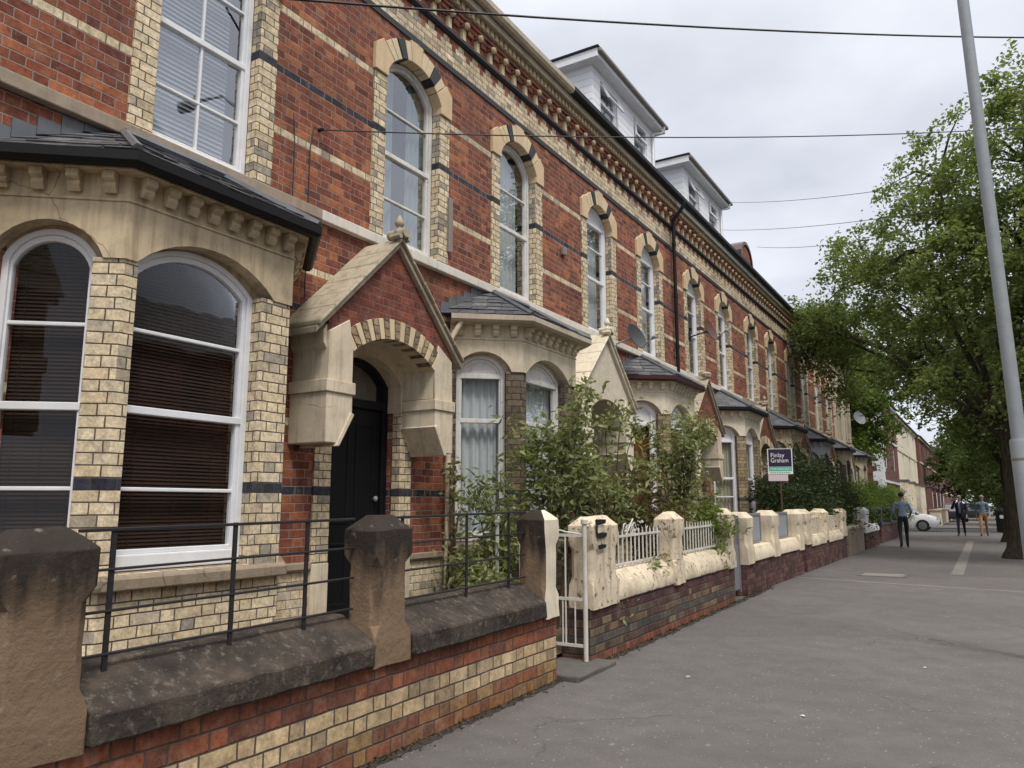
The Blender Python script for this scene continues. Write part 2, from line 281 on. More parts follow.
# ------------------------------------------------------------------ mesh builder
def tag(o,label=None,cat=None,group=None,kind=None):
    if label: o['label']=label
    if cat: o['category']=cat
    if group: o['group']=group
    if kind: o['kind']=kind
    return o
def thing(name,loc,label,cat,group=None,rz=0):
    o=bpy.data.objects.new(name,None); COL.objects.link(o); o.location=loc; o.rotation_euler=(0,0,rz); o.empty_display_size=.2
    return tag(o,label,cat,group)
def rootof(p):
    while p.parent: p=p.parent
    return p
class MB:
    def __init__(s): s.v=[]; s.f=[]; s.m=[]
    def add(s,pts,faces,mi=0):
        b=len(s.v); s.v+= [tuple(p) for p in pts]
        for f in faces: s.f.append([b+i for i in f]); s.m.append(mi)
    def face(s,pts,mi=0): s.add(pts,[range(len(pts))],mi)
    def box(s,x0,x1,y0,y1,z0,z1,mi=0):
        s.pbox(lambda u,v,w:(w,u,v),y0,y1,z0,z1,x0,x1,mi)
    def pbox(s,P,u0,u1,v0,v1,w0,w1,mi=0):
        pts=[P(u,v,w) for w in (w0,w1) for v in (v0,v1) for u in (u0,u1)]
        s.add(pts,[(0,2,3,1),(4,5,7,6),(0,1,5,4),(2,6,7,3),(0,4,6,2),(1,3,7,5)],mi)
    def prism(s,P,poly,w0,w1,mi=0,sides=True):
        n=len(poly); pts=[P(a,b,w0) for a,b in poly]+[P(a,b,w1) for a,b in poly]
        fs=[list(range(n))[::-1],list(range(n,2*n))]
        if sides: fs+=[(i,(i+1)%n,n+(i+1)%n,n+i) for i in range(n)]
        s.add(pts,fs,mi)
    def ringprism(s,P,outer,inner,w0,w1,mi=0,closed=True):
        n=len(outer); pts=[P(a,b,w) for w in (w0,w1) for q in (outer,inner) for a,b in q]; fs=[]
        for i in range(n if closed else n-1):
            j=(i+1)%n
            fs+=[(i,j,n+j,n+i),(2*n+i,3*n+i,3*n+j,2*n+j),(i,2*n+i,2*n+j,j),(n+i,n+j,3*n+j,3*n+i)]
        if not closed: fs+=[(0,n,3*n,2*n),(n-1,3*n-1,4*n-1,2*n-1)]
        s.add(pts,fs,mi)
    def sweep(s,path,prof,mi=0,z=0.,inv=1):
        """path: (x,y) list; prof: (out,z) list; 'out' is to the right-hand normal *inv."""
        n=len(path); k=len(prof); pts=[]
        for i,p in enumerate(path):
            d=[]
            if i>0: d.append((Vector(p)-Vector(path[i-1])).normalized())
            if i<n-1: d.append((Vector(path[i+1])-Vector(p)).normalized())
            nn=[Vector((a.y,-a.x))*inv for a in d]
            if len(nn)==2:
                b=(nn[0]+nn[1]).normalized(); b=b/max(.3,b.dot(nn[0]))
            else: b=nn[0]
            for o,zz in prof: pts.append((p[0]+b.x*o,p[1]+b.y*o,z+zz))
        fs=[]
        for i in range(n-1):
            for j in range(k):
                j2=(j+1)%k; fs.append((i*k+j,i*k+j2,(i+1)*k+j2,(i+1)*k+j))
        fs+=[list(range(k))[::-1],[(n-1)*k+j for j in range(k)]]
        s.add(pts,fs,mi)
    def tube(s,pts,rad,n=8,mi=0):
        pts=[Vector(p) for p in pts]; m=len(pts)
        if not hasattr(rad,'__len__'): rad=[rad]*m
        out=[]; ref=None
        for i,p in enumerate(pts):
            d=(pts[min(i+1,m-1)]-pts[max(i-1,0)]).normalized()
            if ref is None: ref=Vector((1,0,0)) if abs(d.x)<.8 else Vector((0,1,0))
            a=(ref-d*ref.dot(d)).normalized(); ref=a; b=d.cross(a)
            for j in range(n):
                t=2*math.pi*j/n; out.append(p+(a*math.cos(t)+b*math.sin(t))*rad[i])
        fs=[]
        for i in range(m-1):
            for j in range(n):
                j2=(j+1)%n; fs.append((i*n+j,i*n+j2,(i+1)*n+j2,(i+1)*n+j))
        fs+=[list(range(n))[::-1],[(m-1)*n+j for j in range(n)]]
        s.add(out,fs,mi)
    def lathe(s,prof,c=(0,0,0),n=14,mi=0,axis=None):
        c=Vector(c); ax=Vector(axis or (0,0,1)).normalized(); a=Vector((1,0,0)) if abs(ax.x)<.8 else Vector((0,1,0))
        a=(a-ax*a.dot(ax)).normalized(); b=ax.cross(a); out=[]
        for r,z in prof:
            for j in range(n):
                t=2*math.pi*j/n; out.append(c+ax*z+(a*math.cos(t)+b*math.sin(t))*r)
        k=len(prof); fs=[(i*n+j,i*n+(j+1)%n,(i+1)*n+(j+1)%n,(i+1)*n+j) for i in range(k-1) for j in range(n)]
        fs+=[list(range(n))[::-1],[(k-1)*n+j for j in range(n)]]
        s.add(out,fs,mi)
    def wall(s,P,u0,u1,v0,v1,openings,depth,mi=0,rmi=None,seg=10,extra=(),notop=False):
        """sheet wall with rectangular/arched openings (a,b,z0,zs,rise) and reveals; v1 may be a function of u."""
        top=v1 if callable(v1) else (lambda u:v1); rmi=mi if rmi is None else rmi
        def q(a,b,za0,zb0):
            bp=[a]+[e for e in extra if a+1e-6<e<b-1e-6]+[b]
            for i in range(len(bp)-1):
                f=lambda u:za0+(zb0-za0)*(u-a)/(b-a)
                s.face([P(bp[i],f(bp[i]),0),P(bp[i+1],f(bp[i+1]),0),P(bp[i+1],top(bp[i+1]),0),P(bp[i],top(bp[i]),0)],mi)
        cur=u0
        for (a,b,z0,zs,rise) in sorted(openings):
            if a>cur+1e-6: q(cur,a,v0,v0)
            if z0>v0+1e-6: s.face([P(a,v0,0),P(b,v0,0),P(b,z0,0),P(a,z0,0)],mi)
            arc=arcpts(a,b,zs,rise,seg)
            for i in range(len(arc)-1): q(arc[i][0],arc[i+1][0],arc[i][1],arc[i+1][1])
            path=[(a,z0)]+arc+[(b,z0)]
            for i in range(len(path)-1):
                p,r=path[i],path[i+1]
                if notop and 0<i<len(path)-2: continue
                if abs(p[0]-r[0])+abs(p[1]-r[1])>1e-6: s.face([P(p[0],p[1],0),P(r[0],r[1],0),P(r[0],r[1],-depth),P(p[0],p[1],-depth)],rmi)
            if z0>v0+1e-6: s.face([P(a,z0,0),P(b,z0,0),P(b,z0,-depth),P(a,z0,-depth)],rmi)
            cur=b
        if u1>cur+1e-6: q(cur,u1,v0,v0)
    def build(s,name,mats,parent=None,bevel=0,smooth=False,shear=False,local=False,kind=None,rough=0.,rlen=.07):
        if not isinstance(mats,(list,tuple)): mats=[mats]
        o0=Vector((0,0,0))
        if parent is not None and not local: o0=rootof(parent).location.copy()
        me=bpy.data.meshes.new(name)
        V=np.array(s.v,dtype=np.float64)
        uvs=[]
        for f in s.f:
            p=V[f]; a=p; b=np.roll(p,-1,0)
            nrm=np.array([((a[:,1]-b[:,1])*(a[:,2]+b[:,2])).sum(),((a[:,2]-b[:,2])*(a[:,0]+b[:,0])).sum(),((a[:,0]-b[:,0])*(a[:,1]+b[:,1])).sum()])
            L=np.linalg.norm(nrm); nrm=nrm/L if L>1e-12 else np.array([0,0,1.])
            if abs(nrm[2])>.985: t=np.array([0,1.,0]); bt=np.array([1.,0,0])
            else:
                if nrm[2]<-.0: nrm=-nrm
                t=np.array([-nrm[1],nrm[0],0]); t/=np.linalg.norm(t)
                if abs(t[1])>=abs(t[0]): t=t*np.sign(t[1])
                else: t=t*np.sign(t[0])
                bt=np.cross(nrm,t); bt=bt if bt[2]>=0 else -bt
            uvs.append(np.stack([p@t,p@bt],1))
        if shear: V[:,2]+=0.014*(np.minimum(V[:,1],14.)-3)+.0015*np.maximum(V[:,1]-14.,0)
        V=V-np.array(o0)
        me.from_pydata(V.tolist(),[],s.f)
        l=me.uv_layers.new(name='UVMap'); l.data.foreach_set('uv',np.concatenate(uvs).ravel())
        for m in mats: me.materials.append(m if not isinstance(m,str) else M[m])
        me.polygons.foreach_set('material_index',s.m)
        if smooth: me.polygons.foreach_set('use_smooth',[True]*len(s.f))
        me.update()
        if rough:
            bm=bmesh.new(); bm.from_mesh(me); bmesh.ops.remove_doubles(bm,verts=bm.verts,dist=1e-5)
            for _ in range(4):
                es=[e for e in bm.edges if e.calc_length()>rlen*1.5]
                if not es: break
                bmesh.ops.subdivide_edges(bm,edges=es,cuts=1,use_grid_fill=True)
            for v in bm.verts:
                w=v.co+o0
                v.co+=(noise.noise_vector(w*6.)*1.0+noise.noise_vector(w*19.)*.5)*rough
            bmesh.ops.triangulate(bm,faces=[f for f in bm.faces if len(f.verts)>4])
            bm.to_mesh(me); bm.free()
            me.polygons.foreach_set('use_smooth',[True]*len(me.polygons)); me.set_sharp_from_angle(angle=R(34))
        o=bpy.data.objects.new(name,me); COL.objects.link(o)
        if parent is not None: o.parent=parent
        if bevel:
            b=o.modifiers.new('edge','BEVEL'); b.width=bevel; b.segments=2; b.limit_method='ANGLE'; b.angle_limit=R(40)
        if smooth:
            try: me.set_sharp_from_angle(angle=R(42))
            except Exception: pass
        if kind: o['kind']=kind
        return o
def single(mb,name,mats,origin,label,cat,group=None,**kw):
    """a thing that is one mesh, its origin at its base"""
    V=mb.v; mb_w=V; ox,oy,oz=origin
    o=mb.build(name,mats,None,**kw)
    me=o.data; co=np.empty(len(me.vertices)*3); me.vertices.foreach_get('co',co); co=co.reshape(-1,3)-np.array(origin); me.vertices.foreach_set('co',co.ravel()); me.update()
    o.location=origin
    return tag(o,label,cat,group)
def arcpts(a,b,zs,rise,seg=10):
    if rise<1e-5: return [(a,zs),(b,zs)]
    h=(b-a)/2; Rr=(h*h+rise*rise)/(2*rise); cz=zs+rise-Rr; t0=math.asin(min(1,h/Rr)); c=(a+b)/2
    if rise>h: t0=math.pi-t0
    return [(c+Rr*math.sin(-t0+2*t0*i/seg),cz+Rr*math.cos(-t0+2*t0*i/seg)) for i in range(seg+1)]

# ------------------------------------------------------------------ windows
def sash(parent,P,a,b,z0,zs,rise,w=-.10,fw=.055,bars=(),vbars=(),frame='white',cover=None,ccol='net',name='window',meet=None,cw=None,botrail=.09,topbox=None,seg=10):
    mb=MB()
    outer=[(a,z0)]+arcpts(a,b,zs,rise,seg)+[(b,z0)]
    inner=[(a+fw,z0+botrail)]+arcpts(a+fw,b-fw,zs,max(rise-fw*.8,0) if rise>0 else 0,seg)+[(b-fw,z0+botrail)]
    if rise<=0: inner=[(a+fw,z0+botrail),(a+fw,zs-fw),(b-fw,zs-fw),(b-fw,z0+botrail)]; outer=[(a,z0),(a,zs),(b,zs),(b,z0)]
    mb.ringprism(P,outer,inner,w-.07,w)
    # box frame behind, a second step
    o2=[(u,v) for u,v in inner]; c=((a+b)/2,(z0+zs)/2)
    i2=[(u+(c[0]-u)*.07,v+(c[1]-v)*.035) for u,v in inner]
    mb.ringprism(P,o2,i2,w-.075,w-.02)
    for z in bars: mb.pbox(P,a+fw-.005,b-fw+.005,z-.014,z+.014,w-.07,w-.026)
    if meet: mb.pbox(P,a+fw-.008,b-fw+.008,meet-.028,meet+.028,w-.072,w-.008)
    for (x,q0,q1) in vbars: mb.pbox(P,x-.012,x+.012,q0,q1,w-.068,w-.03)
    if topbox: # flat transom board with solid tympanum
        mb.pbox(P,a+fw-.01,b-fw+.01,topbox-.03,topbox+.03,w-.072,w-.005)
        ip=[(a+fw,topbox)]+[q for q in arcpts(a+fw,b-fw,zs,max(rise-fw*.8,0),seg) if q[1]>topbox]+[(b-fw,topbox)]
        mb.prism(P,ip,w-.06,w-.03)
    fr=mb.build(name,frame,parent,bevel=.006)
    g=MB(); gp=[(u+(c[0]-u)*.01,v+(c[1]-v)*.005) for u,v in inner]; g.face([P(u,v,w-.05) for u,v in gp]); g.build('pane','glass',fr)
    if cover:
        m=MB(); d=cw or (w-.13)
        lo=z0+.05; hi=zs+rise*.75
        if cover=='blind':
            z=lo; ca,cb=a+.03,b-.02
            while z<hi:
                zz=z+random.uniform(-.0015,.0015)
                m.face([P(ca,zz,d+.008),P(cb,zz+random.uniform(-.002,.002),d+.008),P(cb,zz+.027,d-.006),P(ca,zz+.027,d-.006)]); z+=.0275
            for x in (.2,.5,.8): m.pbox(P,a+(b-a)*x-.002,a+(b-a)*x+.002,lo,hi,d+.012,d+.016)
            m.build('blind',ccol,fr)
        elif cover=='wblind':
            z=lo; ca,cb=a+.05,b-.17
            while z<hi:
                m.face([P(ca,z,d+.01),P(cb,z,d+.01),P(cb,z+.045,d-.012),P(ca,z+.045,d-.012)]); z+=.046
            m.build('blind',ccol,fr)
        else:
            rng=[(a+.02,b-.02)] if cover=='full' else [(a+.02,a+(b-a)*.36),(b-(b-a)*.34,b-.02)]
            for (ca,cb) in rng:
                n=max(10,int((cb-ca)/.02)); ph=random.random()*6
                top=[]; bot=[]
                for i in range(n+1):
                    u=ca+(cb-ca)*i/n; ww=d+.028*math.sin(u*62+ph+1.3*math.sin(u*11))
                    top.append((u,ww)); 
                for i in range(n):
                    m.face([P(top[i][0],lo,top[i][1]),P(top[i+1][0],lo,top[i+1][1]),P(top[i+1][0],hi,top[i+1][1]*.6+d*.4),P(top[i][0],hi,top[i][1]*.6+d*.4)])
            m.build('curtain',ccol,fr)
    return fr

# ------------------------------------------------------------------ terraced house
FX=-5.7; PIT=5.42
def fac(base): return lambda u,v,w:(FX+w,base+u,v)
def house(k,cfg):
    base=5.43+PIT*k; P=fac(base)
    T=thing('terraced_house',(FX,base+PIT/2,0),cfg['label'],'house','row of red brick terraced houses')
    wallm=cfg.get('wall','brick'); paint=cfg['paint']
    rendered=cfg.get('rendered')
    # --- wall: facade sheet with openings, sides, back
    mb=MB()
    DW=(1.00,2.04) if not rendered else (1.05,1.95); BW=(3.52,4.56)
    up=[(DW[0]-.02,DW[1]+.02,4.59,6.70,.35),(BW[0]-.02,BW[1]+.02,4.59,6.70,.35)]
    mb.wall(P,0,PIT,4.47,8.56,up,.14)
    mb.wall(P,0,PIT,-.6,4.47,[(.29,1.41,.25,2.92,.30),(2.62,4.80,.3,3.7,0)],.30)
    W=PIT
    mb.face([P(.012,-.6,0),P(.012,-.6,-9),P(.012,8.5,-9),P(.012,12.2,-4.6),P(.012,8.5,-.0)]); mb.face([P(W-.012,-.6,0),P(W-.012,-.6,-9),P(W-.012,8.5,-9),P(W-.012,12.2,-4.6),P(W-.012,8.5,0)])
    mb.face([P(0,-.6,-9),P(W,-.6,-9),P(W,8.5,-9),P(0,8.5,-9)])
    mb.face([P(0.02,4.2,-.5),P(W-.02,4.2,-.5),P(W-.02,4.2,-8.9),P(.02,4.2,-8.9)])
    mb.build('wall',wallm,T)
    # dark inner lining so rooms read as rooms
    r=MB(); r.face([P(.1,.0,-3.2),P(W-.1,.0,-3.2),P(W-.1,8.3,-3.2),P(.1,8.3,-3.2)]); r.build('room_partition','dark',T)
    # --- roof
    rf=MB()
    rf.prism(lambda a,b,w:P(w,b,a),[(.22,8.585),(-4.6,12.45),(-9.3,8.6),(-9.3,8.5),(-4.6,12.33),(.20,8.505)],.0,W)
    rf.build('roof','slate',T)
    # --- string course (sill course)
    st=MB()
    for s0,s1 in ((0.,W),): st.pbox(P,s0,s1,4.47,4.585,-.02,.075)
    st.build('string_course',cfg['string'],T,bevel=.01)
    # --- window surrounds
    for (a,b) in (DW,BW):
        sm=MB()
        if not rendered:
            for (u0,u1) in ((a-.22,a),(b,b+.22)): sm.pbox(P,u0,u1,4.588,6.60,-.10,.022,0)
            c=(a+b)/2; h=(b-a)/2; rise=.32; Rr=(h*h+rise*rise)/(2*rise); cz=6.70+rise-Rr; t0=math.asin(h/Rr)
            pat=[0,2,0,0,2,1,0,0,2,0,1]
            wts=[1.15,1,1,1,1.15,1.3,1.15,1,1,1,1.15]; pat=[1,0,0,2,0,1,0,0,2,0,1]; wts=[1.6,.8,.8,1,.8,1.6,.8,.8,1,.8,1.6]
            tot=sum(wts); t=-t0
            for i,(kd,wt) in enumerate(zip(pat,wts)):
                t1=t+2*t0*wt/tot; ro=Rr+(.245 if kd!=1 else .285); ps=[]
                e=.007
                for tt in (t+e,(t+t1)/2,t1-e): ps.append((c+Rr*math.sin(tt),cz+Rr*math.cos(tt)))
                for tt in (t1-e,(t+t1)/2,t+e): ps.append((c+ro*math.sin(tt),cz+ro*math.cos(tt)))
                if i==0: ps=[(a-.235,6.602),(a,6.602),(a,6.70)]+ps[1:4]+[(a-.12,7.03),(a-.235,6.93)]
                if i==len(pat)-1: ps=[ps[0],ps[1],(b,6.70),(b,6.602),(b+.235,6.602),(b+.235,6.93),(b+.12,7.03),ps[5]]
                sm.prism(P,ps,-.10,.05 if kd!=2 else .06,{0:1,1:2,2:3}[kd]); t=t1
            sm.build('window_surround',['yel',YELP,'beige','blackbrick'],T,bevel=.006)
        else:
            for (u0,u1) in ((a-.18,a),(b,b+.18)): sm.pbox(P,u0,u1,4.588,6.66,-.10,.05,0)
            sm.ringprism(P,arcpts(a-.18,b+.18,6.66,.45),arcpts(a,b,6.66,.32),-.1,.06,0,closed=False)
            sm.build('window_surround','stone_cap',T,bevel=.01)
    # --- upper windows
    ws=cfg['win']
    for (a,b),wk in (((DW),ws[0]),((BW),ws[1])):
        c=(a+b)/2
        if wk=='oldgrey': sash(T,P,a,b,4.60,6.71,.305,bars=(6.32,5.18),meet=5.74,frame='white_old',cover='pair',ccol='gcurt')
        elif wk=='old': sash(T,P,a,b,4.60,6.71,.305,bars=(6.25,),meet=5.66,frame='white_old',cover='full',ccol='net',cw=-.34)
        elif wk=='sixpane': sash(T,P,a,b,4.60,6.71,.305,bars=(5.17,6.32),vbars=((c,4.66,7.0),),meet=5.76,cover='wblind',ccol='wblind')
        elif wk=='new': sash(T,P,a,b,4.60,6.71,.305,bars=(6.22,),fw=.085,meet=5.64,cover='full',ccol='net',cw=-.3,topbox=6.68)
        elif wk=='dark': sash(T,P,a,b,4.60,6.71,.305,bars=(5.2,6.2),meet=5.7,cover='pair',ccol='gcurt',frame='white_old')
    # --- cornice
    cm=MB(); path=[(FX,base),(FX,base+W)]
    prof=lambda o0,o1,z0,z1:[(o0,z0),(o1,z0),(o1,z1),(o0,z1)]
    cm.sweep(path,[(-.01,7.83),(.03,7.83),(.06,7.86),(.06,7.895),(.035,7.915),(-.01,7.915)],1)
    cm.sweep(path,[(-.01,7.335),(.018,7.335),(.018,7.414),(-.01,7.414)],1)
    cm.sweep(path,prof(-.01,.07,8.215,8.285),0); cm.sweep(path,prof(-.01,.045,8.15,8.213),0)
    n=16
    for i in range(n):
        y=base+(i+.5)*W/n; x=FX
        cm.box(x-.01,x+.05,y-.035,y+.035,7.92,8.09,2)
        cm.box(x-.01,x+.085,y-.055,y+.055,8.092,8.149,0)
        cm.lathe([(.012,-.05),(.04,-.035),(.05,0),(.04,.035),(.012,.05)],(x+.085,y,8.125),8,2,axis=(0,1,0))
        # brick corbel steps between brackets
        cm.box(x-.01,x+.035,y+.10,y+.24,8.07,8.149,0)
    nd=44
    for i in range(nd):
        y=base+(i+.5)*W/nd; cm.box(FX+.02,FX+.125,y-.034,y+.034,8.287,8.40,2)
    cm.sweep(path,prof(.0,.10,8.286,8.40),4)
    cm.sweep(path,prof(.0,.175,8.402,8.43),4)
    if rendered: cm.build('cornice',['stone_cap']*5,T)
    else: cm.build('cornice',['redbrick','blackbrick','yelp','beige','gutter_pale'],T)
    gm=MB(); gm.sweep(path,[(.176,8.375),(.20,8.375),(.20,8.50),(.176,8.50)],0); gm.build('fascia',cfg.get('fascia','gutter_pale'),T)
    gm=MB(); gm.sweep(path,[(.203,8.50),(.225,8.475),(.285,8.475),(.315,8.52),(.315,8.60),(.203,8.60)],0); gm.build('gutter',cfg.get('gutter','black'),T)
    # --- porch
    porch(T,base,P,cfg)
    bay(T,base,cfg)
    if cfg.get('pipe'):
        pm=MB(); x=FX+.09; y=base+.0
        pm.tube([(FX+.36,y,8.42),(FX+.33,y,8.3),(x,y,8.0),(x,y,7.8),(x,y,4.7),(x,y,4.3),(x,y,.3)],.042,10)
        for z in (7.4,6.2,5.0,3.9): pm.tube([(x,y,z),(x,y,z+.09)],.052,10)
        pm.build('drainpipe','black',T,smooth=True)
    if cfg.get('dormer'):
        dormer(T,P)
    if cfg.get('parapet'):
        q=MB(); q.prism(P,[(.95,8.4),(2.45,8.4),(2.45,8.95)]+[(1.7+.62*math.cos(t),9.0+.55*math.sin(t)) for t in np.linspace(.0,math.pi,9)]+[(.95,8.95)],-.45,-.06)
        q.build('gablet','redbrick',T,bevel=.02)
        q=MB(); q.ringprism(P,[(1.7+.72*math.cos(t),9.0+.66*math.sin(t)) for t in np.linspace(0,math.pi,9)],[(1.7+.63*math.cos(t),9.0+.56*math.sin(t)) for t in np.linspace(0,math.pi,9)],-.5,-.02,closed=False); q.build('gablet_coping','maroon',T)
    return T

def k_far(base): return base>20
def porch(T,base,P,cfg):
    gm=cfg['gable']; bp=cfg['bracket']
    b0,b1,b2,b3=-.27,.08,1.41,1.75; c=.72
    pm=MB()
    # gable wall with arched opening between the brackets
    top=lambda u:3.26+(1-abs(u-c)/(1.05))*1.06
    F=lambda u,v,w:P(u,v,w+.47)
    pm.wall(F,b0+.02,b3-.02,2.74,top,[(b1,b2,2.74,3.05,.235)],.47,0,1,12,extra=(c,))
    # sides of porch
    for u in (b0+.035,b3-.035): pm.face([P(u,2.74,0),P(u,2.74,.47),P(u,3.28,.47),P(u,3.28,0)],1)
    pr=pm.build('porch',[gm,cfg['paint']],T)
    # plaster vault back into the recess and door surround panel
    # voussoir ring
    if gm=='gable_brick':
        v=MB(); arcs=arcpts(b1,b2,3.05,.235,22); h=(b2-b1)/2; rise=.235; Rr=(h*h+rise*rise)/(2*rise); cc=(b1+b2)/2; cz=3.05+rise-Rr; t0=math.asin(h/Rr)
        for i in range(19):
            ta=-t0+2*t0*i/19+.006; tb=-t0+2*t0*(i+1)/19-.006; ro=Rr+.215
            ps=[(cc+r*math.sin(t),cz+r*math.cos(t)) for r,t in ((Rr-.004,ta),(Rr-.004,tb),(ro,tb),(ro,ta))]
            v.prism(P,ps,.30,.49,i%2 if random.random()<.85 else 0)
        v.build('porch_arch',[YELP,'yel_mid'],pr,bevel=.004)
    # brackets
    for side,(u0,u1) in ((0,(b0,b1)),(1,(b2,b3))):
        v=MB(); inner=u1 if side==0 else u0; outer=u0 if side==0 else u1; mid=outer+(inner-outer)*.42
        v.prism(P,[(outer,2.13),(mid,2.13),(inner,2.42),(inner,2.61),(outer,2.61)],.0,.50)
        # sunk board on the slope
        v.prism(P,[(mid-.02*(1 if side==0 else -1),2.10),(mid+.03*(1 if side==0 else -1),2.10),(inner+.02*(1 if side==0 else -1),2.42),(inner-.03*(1 if side==0 else -1),2.44)],.02,.515)
        a0,a1=min(u0,u1),max(u0,u1)
        pth=[P(a0,0,0),P(a0,0,.5),P(a1,0,.5),P(a1,0,0)]
        v.sweep([(p[0],p[1]) for p in pth],[(-.02,2.61),(.02,2.61),(.035,2.64),(.07,2.67),(.07,2.705),(.05,2.73),(-.02,2.73)],0,0.,-1)
        v.prism(P,[(a0+.02,2.73),(a1-.0,2.73),(a1,3.05) if side==0 else (a1-.02,3.05),(a1-.06 if side==0 else a1-.02,3.36 if side==0 else 3.2),(a0+.02 if side==0 else a0+.06,3.2 if side==0 else 3.36),(a0+.02 if side==0 else a0,3.05)],.0,.492)
        # kneeler shoulder
        o=a0 if side==0 else a1; sg=-1 if side==0 else 1
        v.prism(P,[(o-sg*.02,3.02),(o+sg*.02,3.08),(o+sg*.03,3.2),(o-sg*.02,3.27)],.0,.46)
        v.build('bracket',bp,pr,bevel=.008)
    # coping slabs
    v=MB(); sl=1.06/1.05
    for sg in (-1,1):
        e=c+sg*1.17; ez=3.26-(.12)*sl
        v.prism(P,[(c,4.30),(e,ez),(e,ez+.065),(c,4.365)] if sg>0 else [(e,ez),(c,4.30),(c,4.365),(e,ez+.065)],-.0,.525,0)
        n=6
        for t in range(n):
            f0,f1=t/n+.004,(t+1)/n-.004; A=lambda f,o:(c+(e-c)*f,4.37+(ez+.07-4.37)*f+o)
            h_=random.uniform(-.004,.006)
            v.prism(P,[A(f0,0),A(f1,0),A(f1,.04+h_),A(f0,.04+h_)],-.0,.56+h_*.6,0)
    v.build('coping',cfg.get('cap','stone_cap'),pr,bevel=.012)
    v=MB(); y=base+c; x=FX+.50
    if cfg.get('finial')!='broken':
        v.tube([(FX+.36,y,4.46),(FX+.60,y,4.46)],.052,12)
        v.lathe([(.055,4.42),(.06,4.48),(.032,4.51),(.028,4.535),(.05,4.56),(.053,4.585),(.035,4.62),(.015,4.66),(.008,4.67)],(x,y,0),12)
        for dy in (-.075,.075): v.lathe([(.01,-.07),(.03,-.07),(.03,.07),(.01,.07)],(x+.02,y+dy,4.405),10,0,axis=(1,0,0))
    else:
        v.lathe([(.10,4.43),(.12,4.50),(.07,4.54),(.03,4.55)],(x,y,0),8)
    v.build('finial',cfg.get('cap','stone_cap'),pr,smooth=True)
    # plaster lining of the arched recess
    v=MB(); v.wall(lambda u,v_,w:P(u,v_,w+.03),b1,b2,2.60,3.34,[(.32,1.38,2.60,2.90,.28)],.2,0,0,12); v.build('door_arch_plaster',cfg['paint'],pr)
    # door recess: yellow quoins, door, fanlight, step
    for (u0,u1) in ((.075,.31),(1.39,1.60)):
        v=MB(); v.pbox(P,u0,u1,.98,2.93,-.10,.02,0); v.build('door_quoin','yel_dirty' if k_far(base) else 'yel',T,bevel=.006)
        v=MB(); v.pbox(P,u0,u1,.2,.977,-.10,.03,0); v.build('plinth_block','cream',T,bevel=.006)
    for (u0,u1) in ((-.30,.07),(1.605,2.34)):
        v=MB(); v.pbox(P,u0,u1,.93,1.0,-.02,.045); v.build('plinth_course','string_brown',T,bevel=.01)
    v=MB(); out=[(.31,.2)]+arcpts(.31,1.39,2.92,.27,10)+[(1.39,.2)]; inn=[(.40,.2)]+arcpts(.40,1.30,2.92,.20,10)+[(1.30,.2)]
    v.ringprism(P,out,inn,-.28,-.17); v.pbox(P,.40,1.30,2.62,2.72,-.27,-.16)
    fr=v.build('door_frame',cfg['doorc'],T,bevel=.008)
    g=MB(); g.face([P(u,z,-.23) for u,z in [(.40,2.7)]+arcpts(.40,1.30,2.92,.20,8)+[(1.30,2.7)]]); g.build('fanlight','glass',fr)
    d=MB(); d.pbox(P,.40,1.30,.25,2.62,-.255,-.21)
    for (u0,u1,z0,z1) in ((.50,.80,.5,1.15),(.90,1.2,.5,1.15),(.50,.80,1.35,2.45),(.90,1.2,1.35,2.45)):
        d.ringprism(P,[(u0,z0),(u0,z1),(u1,z1),(u1,z0)],[(u0+.03,z0+.03),(u0+.03,z1-.03),(u1-.03,z1-.03),(u1-.03,z0+.03)],-.212,-.2)
    dd=d.build('door',cfg['doorc'],T,bevel=.006)
    h=MB(); h.lathe([(.008,0),(.012,.02),(.03,.035),(.03,.05),(.012,.062)],P(1.21,1.62,-.21),10,0,axis=(1,0,0)); h.build('handle','galv',dd,smooth=True)
    h=MB(); h.pbox(P,.79,.91,1.22,1.27,-.21,-.2); h.build('letter_plate','black',dd)
    s=MB(); s.pbox(P,.1,1.6,-.2,.2,-.3,.35); s.pbox(P,.0,1.7,-.3,.06,.35,.7); s.build('doorstep','greystone',T,bevel=.02)

